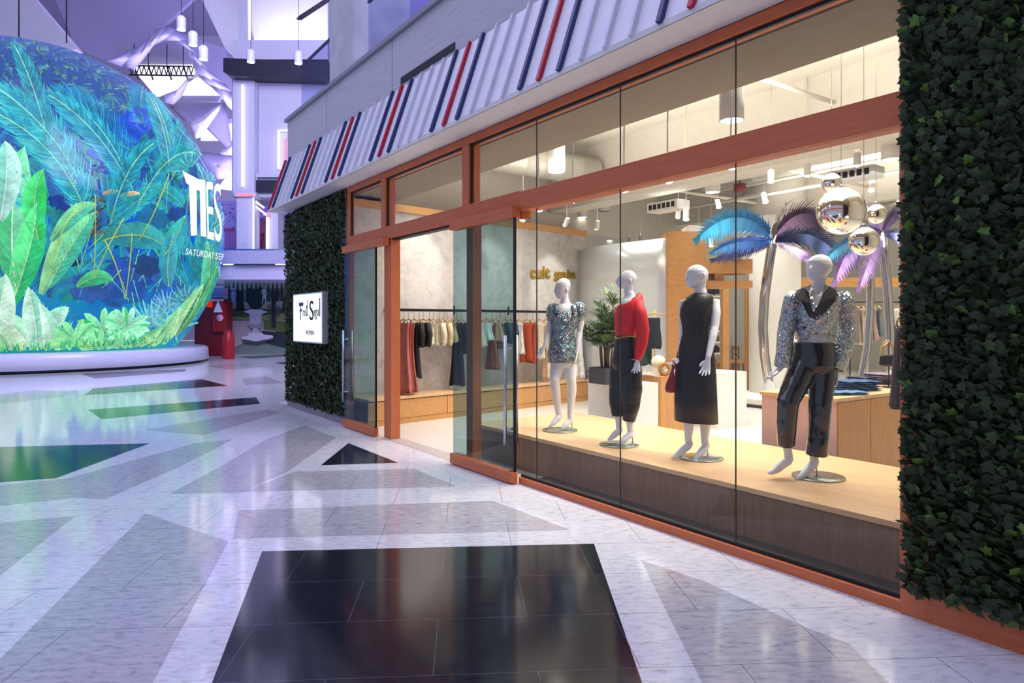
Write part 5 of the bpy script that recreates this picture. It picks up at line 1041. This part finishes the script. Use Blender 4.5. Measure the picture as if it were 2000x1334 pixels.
def mk(name, label, d0, base, body_fn, rods):
    bp = atd(base[0], base[1], d0); bp.z = .401
    t = thing('mannequin', label, 'mannequin', bp, 'dressed mannequins in the window')
    Pt = lambda x, y, dw=0.: atd(x, y, d0-dw)
    pxm = d0/FPX
    def ell(b, rings, n_=28, caps=True, wob=0., skip=None, m=0):
        rs = []
        for j, r in enumerate(rings):
            y, cx, hw, dr = r[:4]; tl = r[4] if len(r) > 4 else 0.; dwc = r[5] if len(r) > 5 else 0.
            rs.append([Pt(cx+hw*math.cos(a)*(1+wob*math.sin(6*a+j)), y-tl*math.cos(a), dwc)-FW*(dr*(1+wob*math.sin(5*a+1.3*j))*math.sin(a)) for a in [2*PI*i/n_ for i in range(n_)]])
        b.rings(rs, m, caps, True); return b
    def limb(b, pts, n_=14, m=0, caps=True): b.tube([Pt(x, y, dw) for x, y, dw, r in pts], [r for *_, r in pts], n_, m, caps); return b
    def hand(b, w_, tip, dw0, dw1, across, curl=.25):
        W = Pt(w_[0], w_[1], dw0); T_ = Pt(tip[0], tip[1], dw1); d_ = (T_-W); Ln = d_.length; d_ = d_/Ln; ac = (across-d_*across.dot(d_)).normalized(); nn = d_.cross(ac).normalized(); pl_ = Ln*.48
        b.rings([[W+d_*pl_*k+ac*(w2*math.cos(a))+nn*(t2*math.sin(a)) for a in [2*PI*i/14 for i in range(14)]] for k, w2, t2 in ((-.25, .021, .019), (.1, .026, .017), (.5, .034, .015), (.85, .037, .013), (1.0, .034, .011))])
        for i, (o_, l) in enumerate(((-.029, .86), (-.0095, 1.), (.0105, .95), (.030, .76))):
            r0 = W+d_*pl_*.93+ac*o_; fl = Ln*.52*l; sp = ac*(o_*.35)
            c1 = r0+d_*fl*.45+sp*.5+nn*curl*.012; c2 = r0+d_*fl*.78+sp+nn*curl*.035; c3 = r0+d_*fl+sp+nn*curl*.07
            b.tube([r0-d_*.01, c1, c2, c3], [.0095, .009, .0082, .006], 8)
        r0 = W+d_*pl_*.25-ac*.026; b.tube([r0, r0+d_*Ln*.18-ac*.022+nn*.012, r0+d_*Ln*.36-ac*.026+nn*.022], [.012, .010, .007], 8)
    B = MB(); parts = body_fn(B, Pt, ell, limb, hand, pxm)
    o = B.build('body', MANN); rm = o.modifiers.new('skin', 'REMESH'); rm.mode = 'VOXEL'; rm.voxel_size = .0052; rm.use_smooth_shade = True; sm = o.modifiers.new('soft', 'SMOOTH'); sm.iterations = 3; sm.factor = .5
    hang(o, t)
    for nm, b, m_, mods in parts:
        q = b.build(nm, m_)
        if 'remesh' in mods:
            rm = q.modifiers.new('join', 'REMESH'); rm.mode = 'VOXEL'; rm.voxel_size = .008; rm.use_smooth_shade = True; sm = q.modifiers.new('soft', 'SMOOTH'); sm.iterations = 5
        if 'solid' in mods: md = q.modifiers.new('t', 'SOLIDIFY'); md.thickness = .006; md.offset = 1
        if 'wrinkle' in mods or 'remesh' in mods:
            tx_ = bpy.data.textures.new('folds', 'CLOUDS'); tx_.noise_scale = .12; md = q.modifiers.new('folds', 'DISPLACE'); md.texture = tx_; md.strength = .013; md.mid_level = .5; md.texture_coords = 'OBJECT'
            md.texture_coords = 'LOCAL'
        hang(q, t)
    hang(MB().lathe([(.195, 0), (.2, .002), (.2, .010), (.195, .012)], bp, 48).build('base_plate', PLATE), t)
    b = MB()
    for x, y, dw in rods[:1]:
        p = Pt(x, y, dw); b.tube([p, Vector((p.x, p.y, bp.z+.01))], .006, 8); b.lathe([(.016, 0), (.016, .006)], Vector((p.x, p.y, bp.z+.011)), 14)
    hang(b.build('support_rod', STEEL), t)
    return t
PLATE = mat('base_mirror', '#aeb8ac', .05, .75, var=0.)
def head(ell, b, rings, d=.095, dwc=.0): ell(b, [(y, cx, hw, d*min(1, (hw/max(r[2] for r in rings))**.8)) for (y, cx, hw), r in zip(rings, rings)] if False else [(y, cx, hw, d*(hw/max(q[2] for q in rings))**.85, 0, dwc) for y, cx, hw in rings], 24)

def body1(B, Pt, ell, limb, hand, k):
    head(ell, B, [(543.5, 1101, 3), (545, 1101, 7), (548, 1101, 11), (553, 1100, 14), (559, 1099, 15), (566, 1097.5, 14.5), (572, 1096, 12.5), (578, 1095, 9.5), (582, 1095, 7), (584, 1095.5, 4)], .10)
    limb(B, [(1086.5, 562, .03, .012), (1083.5, 568, .03, .012), (1086, 572, .03, .012)]); limb(B, [(1107, 562, .085, .008), (1107.5, 568, .085, .010), (1106, 573, .08, .007)])
    ell(B, [(572, 1102, 7.5, .046), (584, 1103, 7.5, .046), (592, 1104, 10, .055), (597, 1105, 18, .065)], 20)
    ell(B, [(594, 1105, 14, .06), (597, 1106, 24, .075), (602, 1106, 28, .09), (613, 1105, 27, .102), (630, 1103, 25, .118), (648, 1100, 19, .10), (665, 1099, 23, .105), (688, 1099, 27, .12), (705, 1100, 27, .12), (718, 1100, 22, .10)])
    limb(B, [(1092, 702, 0, 0.088), (1087, 724, 0.02, 0.076), (1083, 742, 0.05, 0.056), (1085, 760, 0.03, 0.054), (1088.5, 785, 0, 0.043), (1090.5, 808, -0.02, 0.03)]); limb(B, [(1090.5, 802, -0.02, 0.032), (1091.2, 812.5, -0.02, 0.034), (1090.0, 816.5, 0, 0.036), (1084.5, 821.5, 0.02, 0.034), (1081, 826, 0.04, 0.031), (1075, 831.5, 0.06, 0.021), (1071, 833.3, 0.07, 0.011)]); limb(B, [(1091.5, 808, -0.02, 0.026), (1094, 814, -0.03, 0.026), (1093, 818, -0.019999999999999997, 0.018)])
    limb(B, [(1111, 702, 0, 0.088), (1114, 724, 0.02, 0.076), (1115.5, 742, 0.04, 0.056), (1117, 762, 0.01, 0.054), (1115, 790, 0, 0.042), (1113.5, 812, 0, 0.03)]); limb(B, [(1113.5, 806, 0, 0.032), (1114.2, 816.5, 0, 0.034), (1113.0, 821.0, 0, 0.036), (1107.5, 826.5, 0.02, 0.034), (1104, 831, 0.04, 0.032), (1099, 836, 0.06, 0.022), (1095.5, 838, 0.07, 0.011)]); limb(B, [(1114.5, 812, 0, 0.026), (1117, 818, -0.02, 0.026), (1116, 822, -0.01, 0.018)])
    limb(B, [(1084, 602, 0, .05), (1077, 622, 0, .042), (1073, 640, -.02, .036), (1070, 655, .02, .032), (1065, 672, .05, .023), (1063.5, 676, .05, .021)]); hand(B, (1063.5, 676), (1050.5, 702), .05, .08, RT*.5-FW*.8)
    limb(B, [(1130, 602, 0, .05), (1134.5, 625, 0, .042), (1132, 648, -.02, .035), (1129, 668, .02, .031), (1126, 687, .04, .023), (1125.5, 690, .04, .021)]); hand(B, (1125.5, 690), (1120, 714), .04, .07, -FW+RT*.3)
    q = sequin('sequin_teal', ['#5f8f9c', '#9fb6b4', '#34607a', '#b8a8b0', '#7fa0a0'], 170)
    d_ = MB(); ell(d_, [(608, 1105, 27.5, .105), (616, 1104, 28.5, .118), (632, 1102, 26.5, .128), (648, 1100, 21.5, .113), (665, 1099, 25, .12), (688, 1099, 28.8, .135), (708, 1099, 28.5, .135)], 36, False, .012)
    s1 = MB(); ell(s1, [(592, 1083, 4, .03), (594, 1081, 8, .06), (602, 1078, 10.5, .085), (614, 1077, 10, .08), (625, 1077, 8.5, .062), (630, 1077, 6, .045)], 20, True, .05); s2 = MB(); ell(s2, [(590, 1129, 5, .03), (592, 1131, 9, .06), (600, 1133, 12.5, .09), (612, 1133.5, 12, .085), (622, 1134, 9.5, .065), (627, 1134, 6, .045)], 20, True, .05)
    st1 = MB(); 
    for x0, x1 in ((1089, 1086), (1118, 1121)): st1.tube([Pt(x0, 596, .07), Pt(x1, 603, .095), Pt(x1+(1 if x0 < 1100 else -1), 612, .11)], .022, 8)
    return [('sequin_dress', d_, q, 'solid'), ('puff_sleeve', s1, q, ''), ('puff_sleeve', s2, q, ''), ('shoulder_strap', st1, q, '')]
mk('m', 'white mannequin in a teal sequin mini dress with puff sleeves', 7.75, (1094, 840), body1, [(1117, 822, -.02)])

def body2(B, Pt, ell, limb, hand, k):
    head(ell, B, [(528.3, 1227, 4), (530, 1227, 9), (534, 1226.5, 14), (540, 1225, 18), (546, 1224, 19.5), (552, 1222, 18), (557, 1219, 14), (561, 1217, 10), (563.5, 1216.5, 6)], .088)
    limb(B, [(1206, 546, 0, .010), (1203.5, 551, 0, .011), (1206.5, 554, 0, .010)]); limb(B, [(1231, 545, .085, .008), (1232, 551, .088, .012), (1230, 557, .08, .008)])
    ell(B, [(553, 1228, 9, .05), (568, 1228, 9, .05), (578, 1231, 11, .07), (585, 1232, 17, .10)], 20)
    ell(B, [(582, 1232, 13, .09), (587, 1231, 18, .14), (593, 1230, 21, .165), (604, 1228, 22, .165), (617, 1224.5, 20.5, .15), (633, 1223, 18.5, .13), (651, 1222, 17, .115), (668, 1223, 20, .13), (690, 1224, 22, .15), (706, 1224, 21, .15)])
    limb(B, [(1246, 593, .12, .055), (1250, 620, .16, .045), (1253, 645, .17, .04), (1249, 675, .18, .034), (1245, 702, .18, .024), (1244.5, 706, .18, .022)]); hand(B, (1244.5, 706), (1241.5, 731), .18, .2, RT*.8-FW*.5)
    limb(B, [(1226, 593, -.15, .05), (1222, 640, -.17, .04), (1219, 690, -.17, .024), (1218, 695, -.17, .022)]); hand(B, (1218, 695), (1214, 721), -.17, -.15, RT*.8-FW*.5)
    limb(B, [(1217, 700, -0.06, 0.085), (1212, 750, -0.06, 0.06), (1209, 790, -0.05, 0.05), (1208, 815, -0.04, 0.036), (1209, 836, -0.03, 0.03)]); limb(B, [(1209, 830, -0.03, 0.032), (1210.0, 840.0, -0.03, 0.034), (1208.5, 843.0, 0, 0.036), (1201.5, 847.5, 0.015, 0.034), (1197, 852, 0.03, 0.031), (1191, 857, 0.04, 0.021), (1187, 858.5, 0.05, 0.011)]); limb(B, [(1210, 836, -0.03, 0.026), (1213, 841, -0.03, 0.026), (1212, 845, -0.019999999999999997, 0.018)])
    limb(B, [(1229, 700, 0.06, 0.085), (1229, 750, 0.06, 0.06), (1229, 800, 0.06, 0.048), (1230, 825, 0.05, 0.036), (1231, 842, 0.05, 0.03)]); limb(B, [(1231, 836, 0.05, 0.032), (1232.0, 846.0, 0.05, 0.034), (1230.5, 849.5, 0.06, 0.036), (1223.0, 855.0, 0.075, 0.034), (1218, 860, 0.09, 0.031), (1211, 865, 0.1, 0.021), (1207, 866.5, 0.1, 0.011)]); limb(B, [(1232, 842, 0.05, 0.026), (1235, 847, 0.04, 0.026), (1234, 851, 0.05, 0.018)])
    red = mat('blouse_red', '#d8141f', .6, var=.14, scale=16); bl = MB(); ell(bl, [(581, 1236.5, 13, .11, 9), (584.5, 1235, 17, .145, 9), (588, 1233, 21, .17, 7), (593, 1231.5, 23.5, .185, 4), (603, 1229, 25, .19), (618, 1225.5, 23.5, .178), (634, 1224.5, 22.5, .155), (648, 1223.5, 20.5, .138), (655, 1223, 19, .128)], 36, False, .015)
    s_ = MB(); limb(s_, [(1244, 589, .13, .06), (1251, 616, .17, .066), (1255.5, 645, .18, .064), (1252.5, 672, .19, .058), (1247.5, 694, .19, .042), (1246, 703, .19, .032)], 18)
    s2 = MB(); limb(s2, [(1226, 591, -.14, .06), (1222, 640, -.17, .062), (1219, 685, -.17, .034)], 14)
    tr = MB(); ell(tr, [(651, 1223, 19.3, .13), (668, 1223, 22, .145), (690, 1222.5, 25, .165), (712, 1222, 26, .17), (722, 1222, 23, .15)]); limb(tr, [(1214, 702, -.07, .11), (1210, 750, -.07, .108), (1206, 788, -.06, .088), (1207, 813, -.05, .06)], 20); limb(tr, [(1230, 702, .07, .115), (1232.5, 760, .07, .112), (1231.5, 795, .07, .088), (1229, 823, .06, .06)], 20)
    be = MB()
    for i in range(44):
        a = 2*PI*i/44; c = Pt(1223+20.3*math.cos(a), 657.5+1.5*math.sin(3*a)-1.5*math.cos(a))-FW*(.138*math.sin(a)); be.ball(c, (.011, .011, .008) if i % 2 else (.008, .008, .013), 8, 5)
    for j in range(16): be.ball(Pt(1203.5+.2*j-.018*j*j, 660+3.6*j, .03), .0075, 8, 5)
    return [('red_blouse', bl, red, 'solid wrinkle'), ('long_sleeve', s_, red, 'wrinkle'), ('long_sleeve', s2, red, ''), ('black_trousers', tr, mat('trouser_black', '#0b0a0e', .42, var=.2), 'remesh'), ('chain_belt', be, BRASS, '')]
mk('m', 'white mannequin in a red long sleeved blouse and black trousers with chain belt', 6.857, (1209.3, 870), body2, [(1235.5, 851, .04)])

def body3(B, Pt, ell, limb, hand, k):
    head(ell, B, [(517.3, 1361, 4), (519, 1361, 9), (523, 1361, 15.5), (529, 1361.5, 20), (536, 1361.5, 21.5), (543, 1361, 21), (549, 1358.5, 18.5), (555, 1355, 14.5), (559.5, 1352, 10.5), (562, 1351, 6)], .10)
    limb(B, [(1342, 538, .02, .010), (1339.5, 543, .03, .011), (1342, 547, .02, .010)]); limb(B, [(1374, 533, .088, .010), (1375.5, 540, .088, .013), (1373, 547, .085, .009)])
    ell(B, [(545, 1369, 11, .052), (562, 1367, 10.5, .05), (573, 1368, 13, .06), (580, 1368, 24, .07)], 20)
    ell(B, [(576, 1368, 15, .06), (580, 1367, 25, .075), (586, 1366, 30, .078), (600, 1361, 27, .10), (616, 1359, 27, .125), (635, 1360, 24, .11), (652, 1359, 22, .10), (672, 1359, 28, .115), (700, 1358, 34, .13), (722, 1358, 33, .125)])
    limb(B, [(1337, 588, -.04, .046), (1333.5, 612, -.05, .040), (1334, 640, -.06, .035), (1333, 664, -.04, .033), (1329, 694, .02, .024), (1327.5, 699, .02, .022)]); hand(B, (1327.5, 699), (1311, 719), .02, .05, RT*.3-FW*.9, .9)
    limb(B, [(1395, 588, .01, .05), (1398, 612, .06, .044), (1396, 640, .10, .037), (1392.5, 657, .14, .035), (1383, 698, .21, .024), (1382, 703, .21, .022)]); hand(B, (1382, 703), (1375, 737), .21, .23, RT*.85-FW*.4, .6)
    limb(B, [(1347, 720, 0, 0.085), (1345, 765, 0.03, 0.058), (1345, 800, 0, 0.055), (1345, 835, -0.02, 0.045), (1344, 860, -0.03, 0.031)]); limb(B, [(1344, 854, -0.03, 0.033), (1345.5, 865.5, -0.03, 0.035), (1344.0, 871.0, 0, 0.036), (1334.5, 878.5, 0.025, 0.034), (1328, 885, 0.05, 0.032), (1319, 892, 0.07, 0.022), (1311, 895, 0.08, 0.011)]); limb(B, [(1345, 860, -0.03, 0.027), (1349, 868, -0.03, 0.026), (1348, 872, -0.019999999999999997, 0.018)])
    limb(B, [(1369, 720, 0, 0.085), (1373, 765, 0.02, 0.058), (1377, 805, 0, 0.054), (1377, 840, -0.01, 0.043), (1376, 864, -0.01, 0.031)]); limb(B, [(1376, 858, -0.01, 0.033), (1378.0, 869.0, -0.01, 0.035), (1377.0, 874.5, 0, 0.036), (1369.0, 883.0, 0.025, 0.034), (1364, 890, 0.05, 0.032), (1358, 898, 0.07, 0.022), (1353, 902, 0.08, 0.011)]); limb(B, [(1377, 864, -0.01, 0.027), (1382, 871, -0.02, 0.026), (1381, 875, -0.01, 0.018)])
    dr = MB(); ell(dr, [(573.5, 1368.5, 13.2, .07), (576, 1367.5, 19.5, .10), (582, 1366.5, 25.0, .125), (592, 1363, 28.3, .138), (604, 1360, 29, .142), (616, 1359, 29, .146), (636, 1359.5, 25.3, .12), (652, 1359, 24, .11), (672, 1359, 30, .125), (700, 1358.5, 36.5, .142), (740, 1358, 38.5, .147), (780, 1359, 40, .15), (824, 1360, 41, .15, -3)], 40, False, .006)
    tm = MB(); tm.prism([Pt(1393, 797, .10), Pt(1398, 800, .06), Pt(1401, 826, .06), Pt(1393, 828, .11)], -FW*.012)
    return [('black_dress', dr, mat('dress_black', '#08070b', .5, var=.2), 'solid wrinkle'), ('silver_slit_trim', tm, sequin('sequin_silver', ['#cfd0da', '#8a8aa0', '#e8e4ee'], 120), '')]
mk('m', 'white mannequin in a sleeveless long black dress holding a dark red bag', 6.194, (1369, 894.5), body3, [(1382, 874, -.02)])
d3 = 6.194
pb_ = atd(1309.5, 767, d3-.05); t = thing('red_handbag', 'small dark red triangular bag hanging from the black dress mannequin hand', 'handbag', pb_)
rs = []
for j, (y, cx, hw, th) in enumerate(((767, 1309, 5, .03), (765, 1309, 9, .045), (758, 1309.2, 10, .05), (748, 1310, 8.6, .045), (736, 1312, 5.5, .035), (724, 1313.5, 2.6, .02), (715, 1315, 1.4, .010))):
    rs.append([atd(cx+hw*math.cos(a), y, d3-.05)-FW*(th*math.sin(a)) for a in [2*PI*i/18 for i in range(18)]])
hang(MB().rings(rs).build('bag_body', mat('bag_red', '#7c1020', .35, var=.1)), t)
hang(MB().tube([atd(1314, 722, d3-.05), atd(1313, 712, d3-.02), atd(1316, 705, d3-.06), atd(1319, 710, d3-.1), atd(1316, 722, d3-.06)], .008, 6).build('strap', MATS['bag_red']), t)

def body4(B, Pt, ell, limb, hand, k):
    head(ell, B, [(497.3, 1601, 5), (499, 1601, 10), (503, 1600.5, 17), (510, 1600, 22), (518, 1600, 24), (526, 1599.5, 23.3), (533, 1597, 20.5), (540, 1594.5, 16.5), (545.5, 1592, 12), (549, 1591, 7)], .10)
    limb(B, [(1585, 519, .08, .010), (1582, 525, .09, .012), (1585, 530, .08, .010)]); limb(B, [(1620, 518, .03, .010), (1622, 525, .03, .013), (1619, 532, .03, .009)])
    ell(B, [(533, 1601, 13, .055), (552, 1600, 12.5, .052), (564, 1599, 16, .062), (571, 1598, 30, .075)], 20)
    ell(B, [(567, 1598, 18, .065), (572, 1597, 34, .08), (579, 1597, 43, .097), (595, 1596, 39, .113), (615, 1595, 36, .128), (640, 1592, 31, .11), (658, 1591, 29.5, .105), (680, 1590, 35, .12), (705, 1590, 38, .13), (722, 1590, 36, .125)])
    limb(B, [(1551, 582, 0, .05), (1543, 615, -.02, .045), (1534, 652, -.03, .038), (1530, 690, .02, .032), (1525.5, 716, .05, .024), (1523, 721, .05, .022)]); hand(B, (1523, 720), (1499, 746), .05, .12, RT*.55+UP*.5-FW*.5, .5)
    limb(B, [(1645, 582, 0, .05), (1652, 615, -.02, .046), (1653, 648, -.03, .038), (1642, 690, .03, .032), (1633, 720, .05, .024), (1632, 726, .05, .022)]); hand(B, (1632, 726), (1627, 762), .05, .06, -FW+RT*.3, .5)
    limb(B, [(1575, 715, 0, 0.09), (1553, 752, 0.06, 0.07), (1538, 782, 0.1, 0.058), (1536, 820, 0.05, 0.052), (1537, 860, 0, 0.04), (1539, 888, -0.02, 0.031)]); limb(B, [(1539, 882, -0.02, 0.033), (1540.5, 894.5, -0.02, 0.035), (1538.5, 901.0, 0, 0.036), (1527.0, 908.5, 0.025, 0.034), (1519, 915, 0.05, 0.033), (1508, 922, 0.07, 0.022), (1500, 924, 0.08, 0.011)]); limb(B, [(1540, 888, -0.02, 0.027), (1544, 898, -0.03, 0.026), (1543, 902, -0.019999999999999997, 0.018)])
    limb(B, [(1607, 715, 0, 0.09), (1603, 750, 0.04, 0.068), (1601, 780, 0.05, 0.058), (1598, 830, 0.02, 0.05), (1590, 870, 0, 0.04), (1589, 894, 0, 0.031)]); limb(B, [(1589, 888, 0, 0.033), (1590.5, 900.5, 0, 0.035), (1589.0, 907.0, 0, 0.036), (1579.0, 916.5, 0.025, 0.034), (1572, 925, 0.05, 0.033), (1562, 933, 0.08, 0.022), (1554, 936.5, 0.09, 0.011)]); limb(B, [(1590, 894, 0, 0.027), (1594, 904, -0.02, 0.026), (1593, 908, -0.01, 0.018)])
    q = sequin('sequin_jacket', ['#6f97ac', '#c4c9cf', '#8fa9b4', '#dcd0d4', '#9aa0b0'], 150)
    j = MB(); R4 = [(569, 1598, 30, .088), (573, 1597.5, 38, .10), (580, 1597, 46.5, .118), (588, 1596.5, 45.5, .128), (596, 1596, 43.5, .137), (604, 1595.5, 42, .145), (612, 1595, 41, .15), (622, 1594, 39.5, .148), (632, 1593, 37.5, .142), (642, 1592, 36, .136), (652, 1592, 35.5, .132), (660, 1592, 35.5, .130, 3)]
    n0 = len(j.F); ell(j, R4, 56, False, .01); keep = []
    for fi, f in enumerate(j.F):
        jj, ii = fi//56, fi % 56; a = 2*PI*(ii+.5)/56; x = 1597+44*math.cos(a); y = (R4[jj][0]+R4[min(jj+1, 11)][0])/2
        fr = math.sin(a) > .1
        v_ = fr and y < 617 and abs(x-(1597-.20*(y-570))) < 24*(617-y)/47
        hem = fr and y > 650-.0*abs(x-1592) and abs(x-1590) < 27-(660-y)*.6
        if not v_ and not hem: keep.append(fi)
    j.F = [j.F[i] for i in keep]; j.M = [0]*len(keep); j.C = [None]*len(keep); j.sm = [True]*len(keep)
    s1 = MB(); limb(s1, [(1554, 574, 0, .05), (1549, 584, 0, .066), (1543, 612, -.02, .063), (1535, 650, -.02, .060), (1531, 690, .03, .055), (1527.5, 716, .05, .056)], 20, caps=False)
    s2 = MB(); limb(s2, [(1641, 574, 0, .05), (1647, 584, 0, .068), (1653, 612, -.02, .066), (1655, 648, -.02, .063), (1644, 690, .04, .060), (1634, 722, .06, .06)], 20, caps=False)
    la = MB()
    def lapel(p): la.prism([Pt(x, y, dw) for x, y, dw in p], -FW*.010)
    lapel([(1584, 556, .07), (1568, 562, .08), (1556, 567, .085), (1552, 579, .115), (1562, 581, .125), (1560, 588, .135)][:4]+[(1556, 584, .125), (1563, 586, .132), (1573, 606, .15), (1582, 622, .158), (1587, 612, .158), (1581, 592, .14), (1579, 572, .11)])
    lapel([(1611, 556, .07), (1619, 559, .08), (1631, 566, .085), (1637, 578, .11), (1630, 579, .12), (1632, 587, .13), (1612, 608, .152), (1586, 623, .158), (1588, 610, .158), (1600, 592, .142), (1608, 572, .11)])
    bt = MB(); bt.ball(Pt(1571, 640, .155), .014, 12, 8)
    pa = MB(); ell(pa, [(668, 1590.5, 38, .136), (690, 1590, 40.5, .152), (712, 1590, 41.5, .15), (728, 1591, 34, .125)]); limb(pa, [(1573, 712, 0, .115), (1552, 755, .05, .097), (1539, 785, .09, .086), (1536, 825, .05, .078), (1535.5, 869, 0, .069)], 20); limb(pa, [(1609, 712, 0, .115), (1605, 755, .04, .097), (1602, 785, .05, .089), (1600, 830, .02, .085), (1595, 889, 0, .086)], 20)
    return [('sequin_jacket', j, q, 'solid wrinkle'), ('jacket_sleeve', s1, q, 'solid wrinkle'), ('jacket_sleeve', s2, q, 'solid wrinkle'), ('lapel', la, mat('lapel_satin', '#09090b', .4), ''), ('button', bt, BLK, ''), ('patent_trousers', pa, mat('patent_black', '#050507', .14, var=.1, coat=.6), 'remesh')]
mk('m', 'white mannequin in an open silver sequin jacket and glossy black trousers', 5.445, (1598, 932), body4, [(1594.5, 908, -.02)])
# ================================================================== light
w = bpy.data.worlds.new('world'); S.world = w; w.use_nodes = True
bg = w.node_tree.nodes['Background']; bg.inputs[0].default_value = lin('#cacef4'); bg.inputs[1].default_value = .58
def area(name, loc, aim, sx_, sy_, col, power):
    l = bpy.data.lights.new(name, 'AREA'); l.shape = 'RECTANGLE'; l.size = sx_; l.size_y = sy_; l.color = lin(col)[:3]; l.energy = power
    if name == 'shop_light': l.spread = math.radians(118)
    o = bpy.data.objects.new(name, l); COL.objects.link(o); o.location = loc
    o.rotation_euler = (Vector(aim)-Vector(loc)).to_track_quat('-Z', 'Y').to_euler(); return o
for x, y in ((-7.5, 2.8), (-3.8, 2.9), (-6, 7.4), (-6, 12.5)): area('ceiling_glow', (x, y, 3.85), (x, y, 5), 3, 1.4, '#fff6ee', 110)  # added uplights standing in for light bounced onto the shop ceiling
area('atrium_light', CAM+FW*10-RT*5+UP*14, CAM+FW*11-RT*5, 22, 22, '#c6caf9', 2900)
area('ceiling_wash', CAM+FW*38-RT*12+UP*6, CAM+FW*40-RT*12+UP*15, 10, 10, '#b9adf2', 5200)  # added fill that brightens the atrium ceiling, no fitting there
area('tower_wash', CAM+FW*17-RT*5+UP*12, CAM+FW*31-RT*11+UP*7, 8, 8, '#c9c4f6', 2800)  # added fill aimed at the tower face, not a mall fitting
area('gallery_light', (-9, 2.6, 11.5), (-9, 3.4, 6), 8, 2, '#cfcdf2', 330)  # fill put in to lift the dark gallery, no lamp modelled
area('alcove_light', CAM+FW*33-RT*10.5+UP*13.2, CAM+FW*34.5-RT*10.5+UP*18, 4, 1, '#e2def8', 170)
for x, y, p in ((-8.6, 2.6, 330), (-4.6, 2.8, 360), (-8.4, 6.6, 330), (-4.4, 6.6, 330), (-8.2, 11, 360), (-4.5, 11, 330), (-8, 15.5, 330)):
    area('shop_light', (x, y, 3.78), (x, y, 0), 3.6, 3.2, '#fdfaf8', p*.35)
def sp(name, loc, aim, ang, col, power, blend=.6):
    l = bpy.data.lights.new(name, 'SPOT'); l.spot_size = ang; l.spot_blend = blend; l.color = lin(col)[:3]; l.energy = power; l.shadow_soft_size = .05
    o = bpy.data.objects.new(name, l); COL.objects.link(o); o.location = loc; o.rotation_euler = (Vector(aim)-Vector(loc)).to_track_quat('-Z', 'Y').to_euler()
for px, py, s0 in ((812, 520, 1.1), (1075, 560, 1.1), (950, 540, 1.2)):
    t_ = onrail(px, py, .46); sp('wall_spot', t_-NL*1.5+UP*1.3, t_, s0*.62, '#fff6ea', 110)
for px, d in ((1093, 7.75), (1215, 6.9), (1362, 6.2), (1598, 5.45)):
    t_ = atd(px, 640, d); sp('window_spot', t_+Vector((.5, .5, 2.3)), t_, 1.0, '#fff4e6', 160)

area('mural_light', CAM+FW*28-RT*14+UP*4, CAM+FW*33-RT*14, 4, 2, '#efe9f6', 800)  # extra fill to brighten the mural, no such lamp stands there
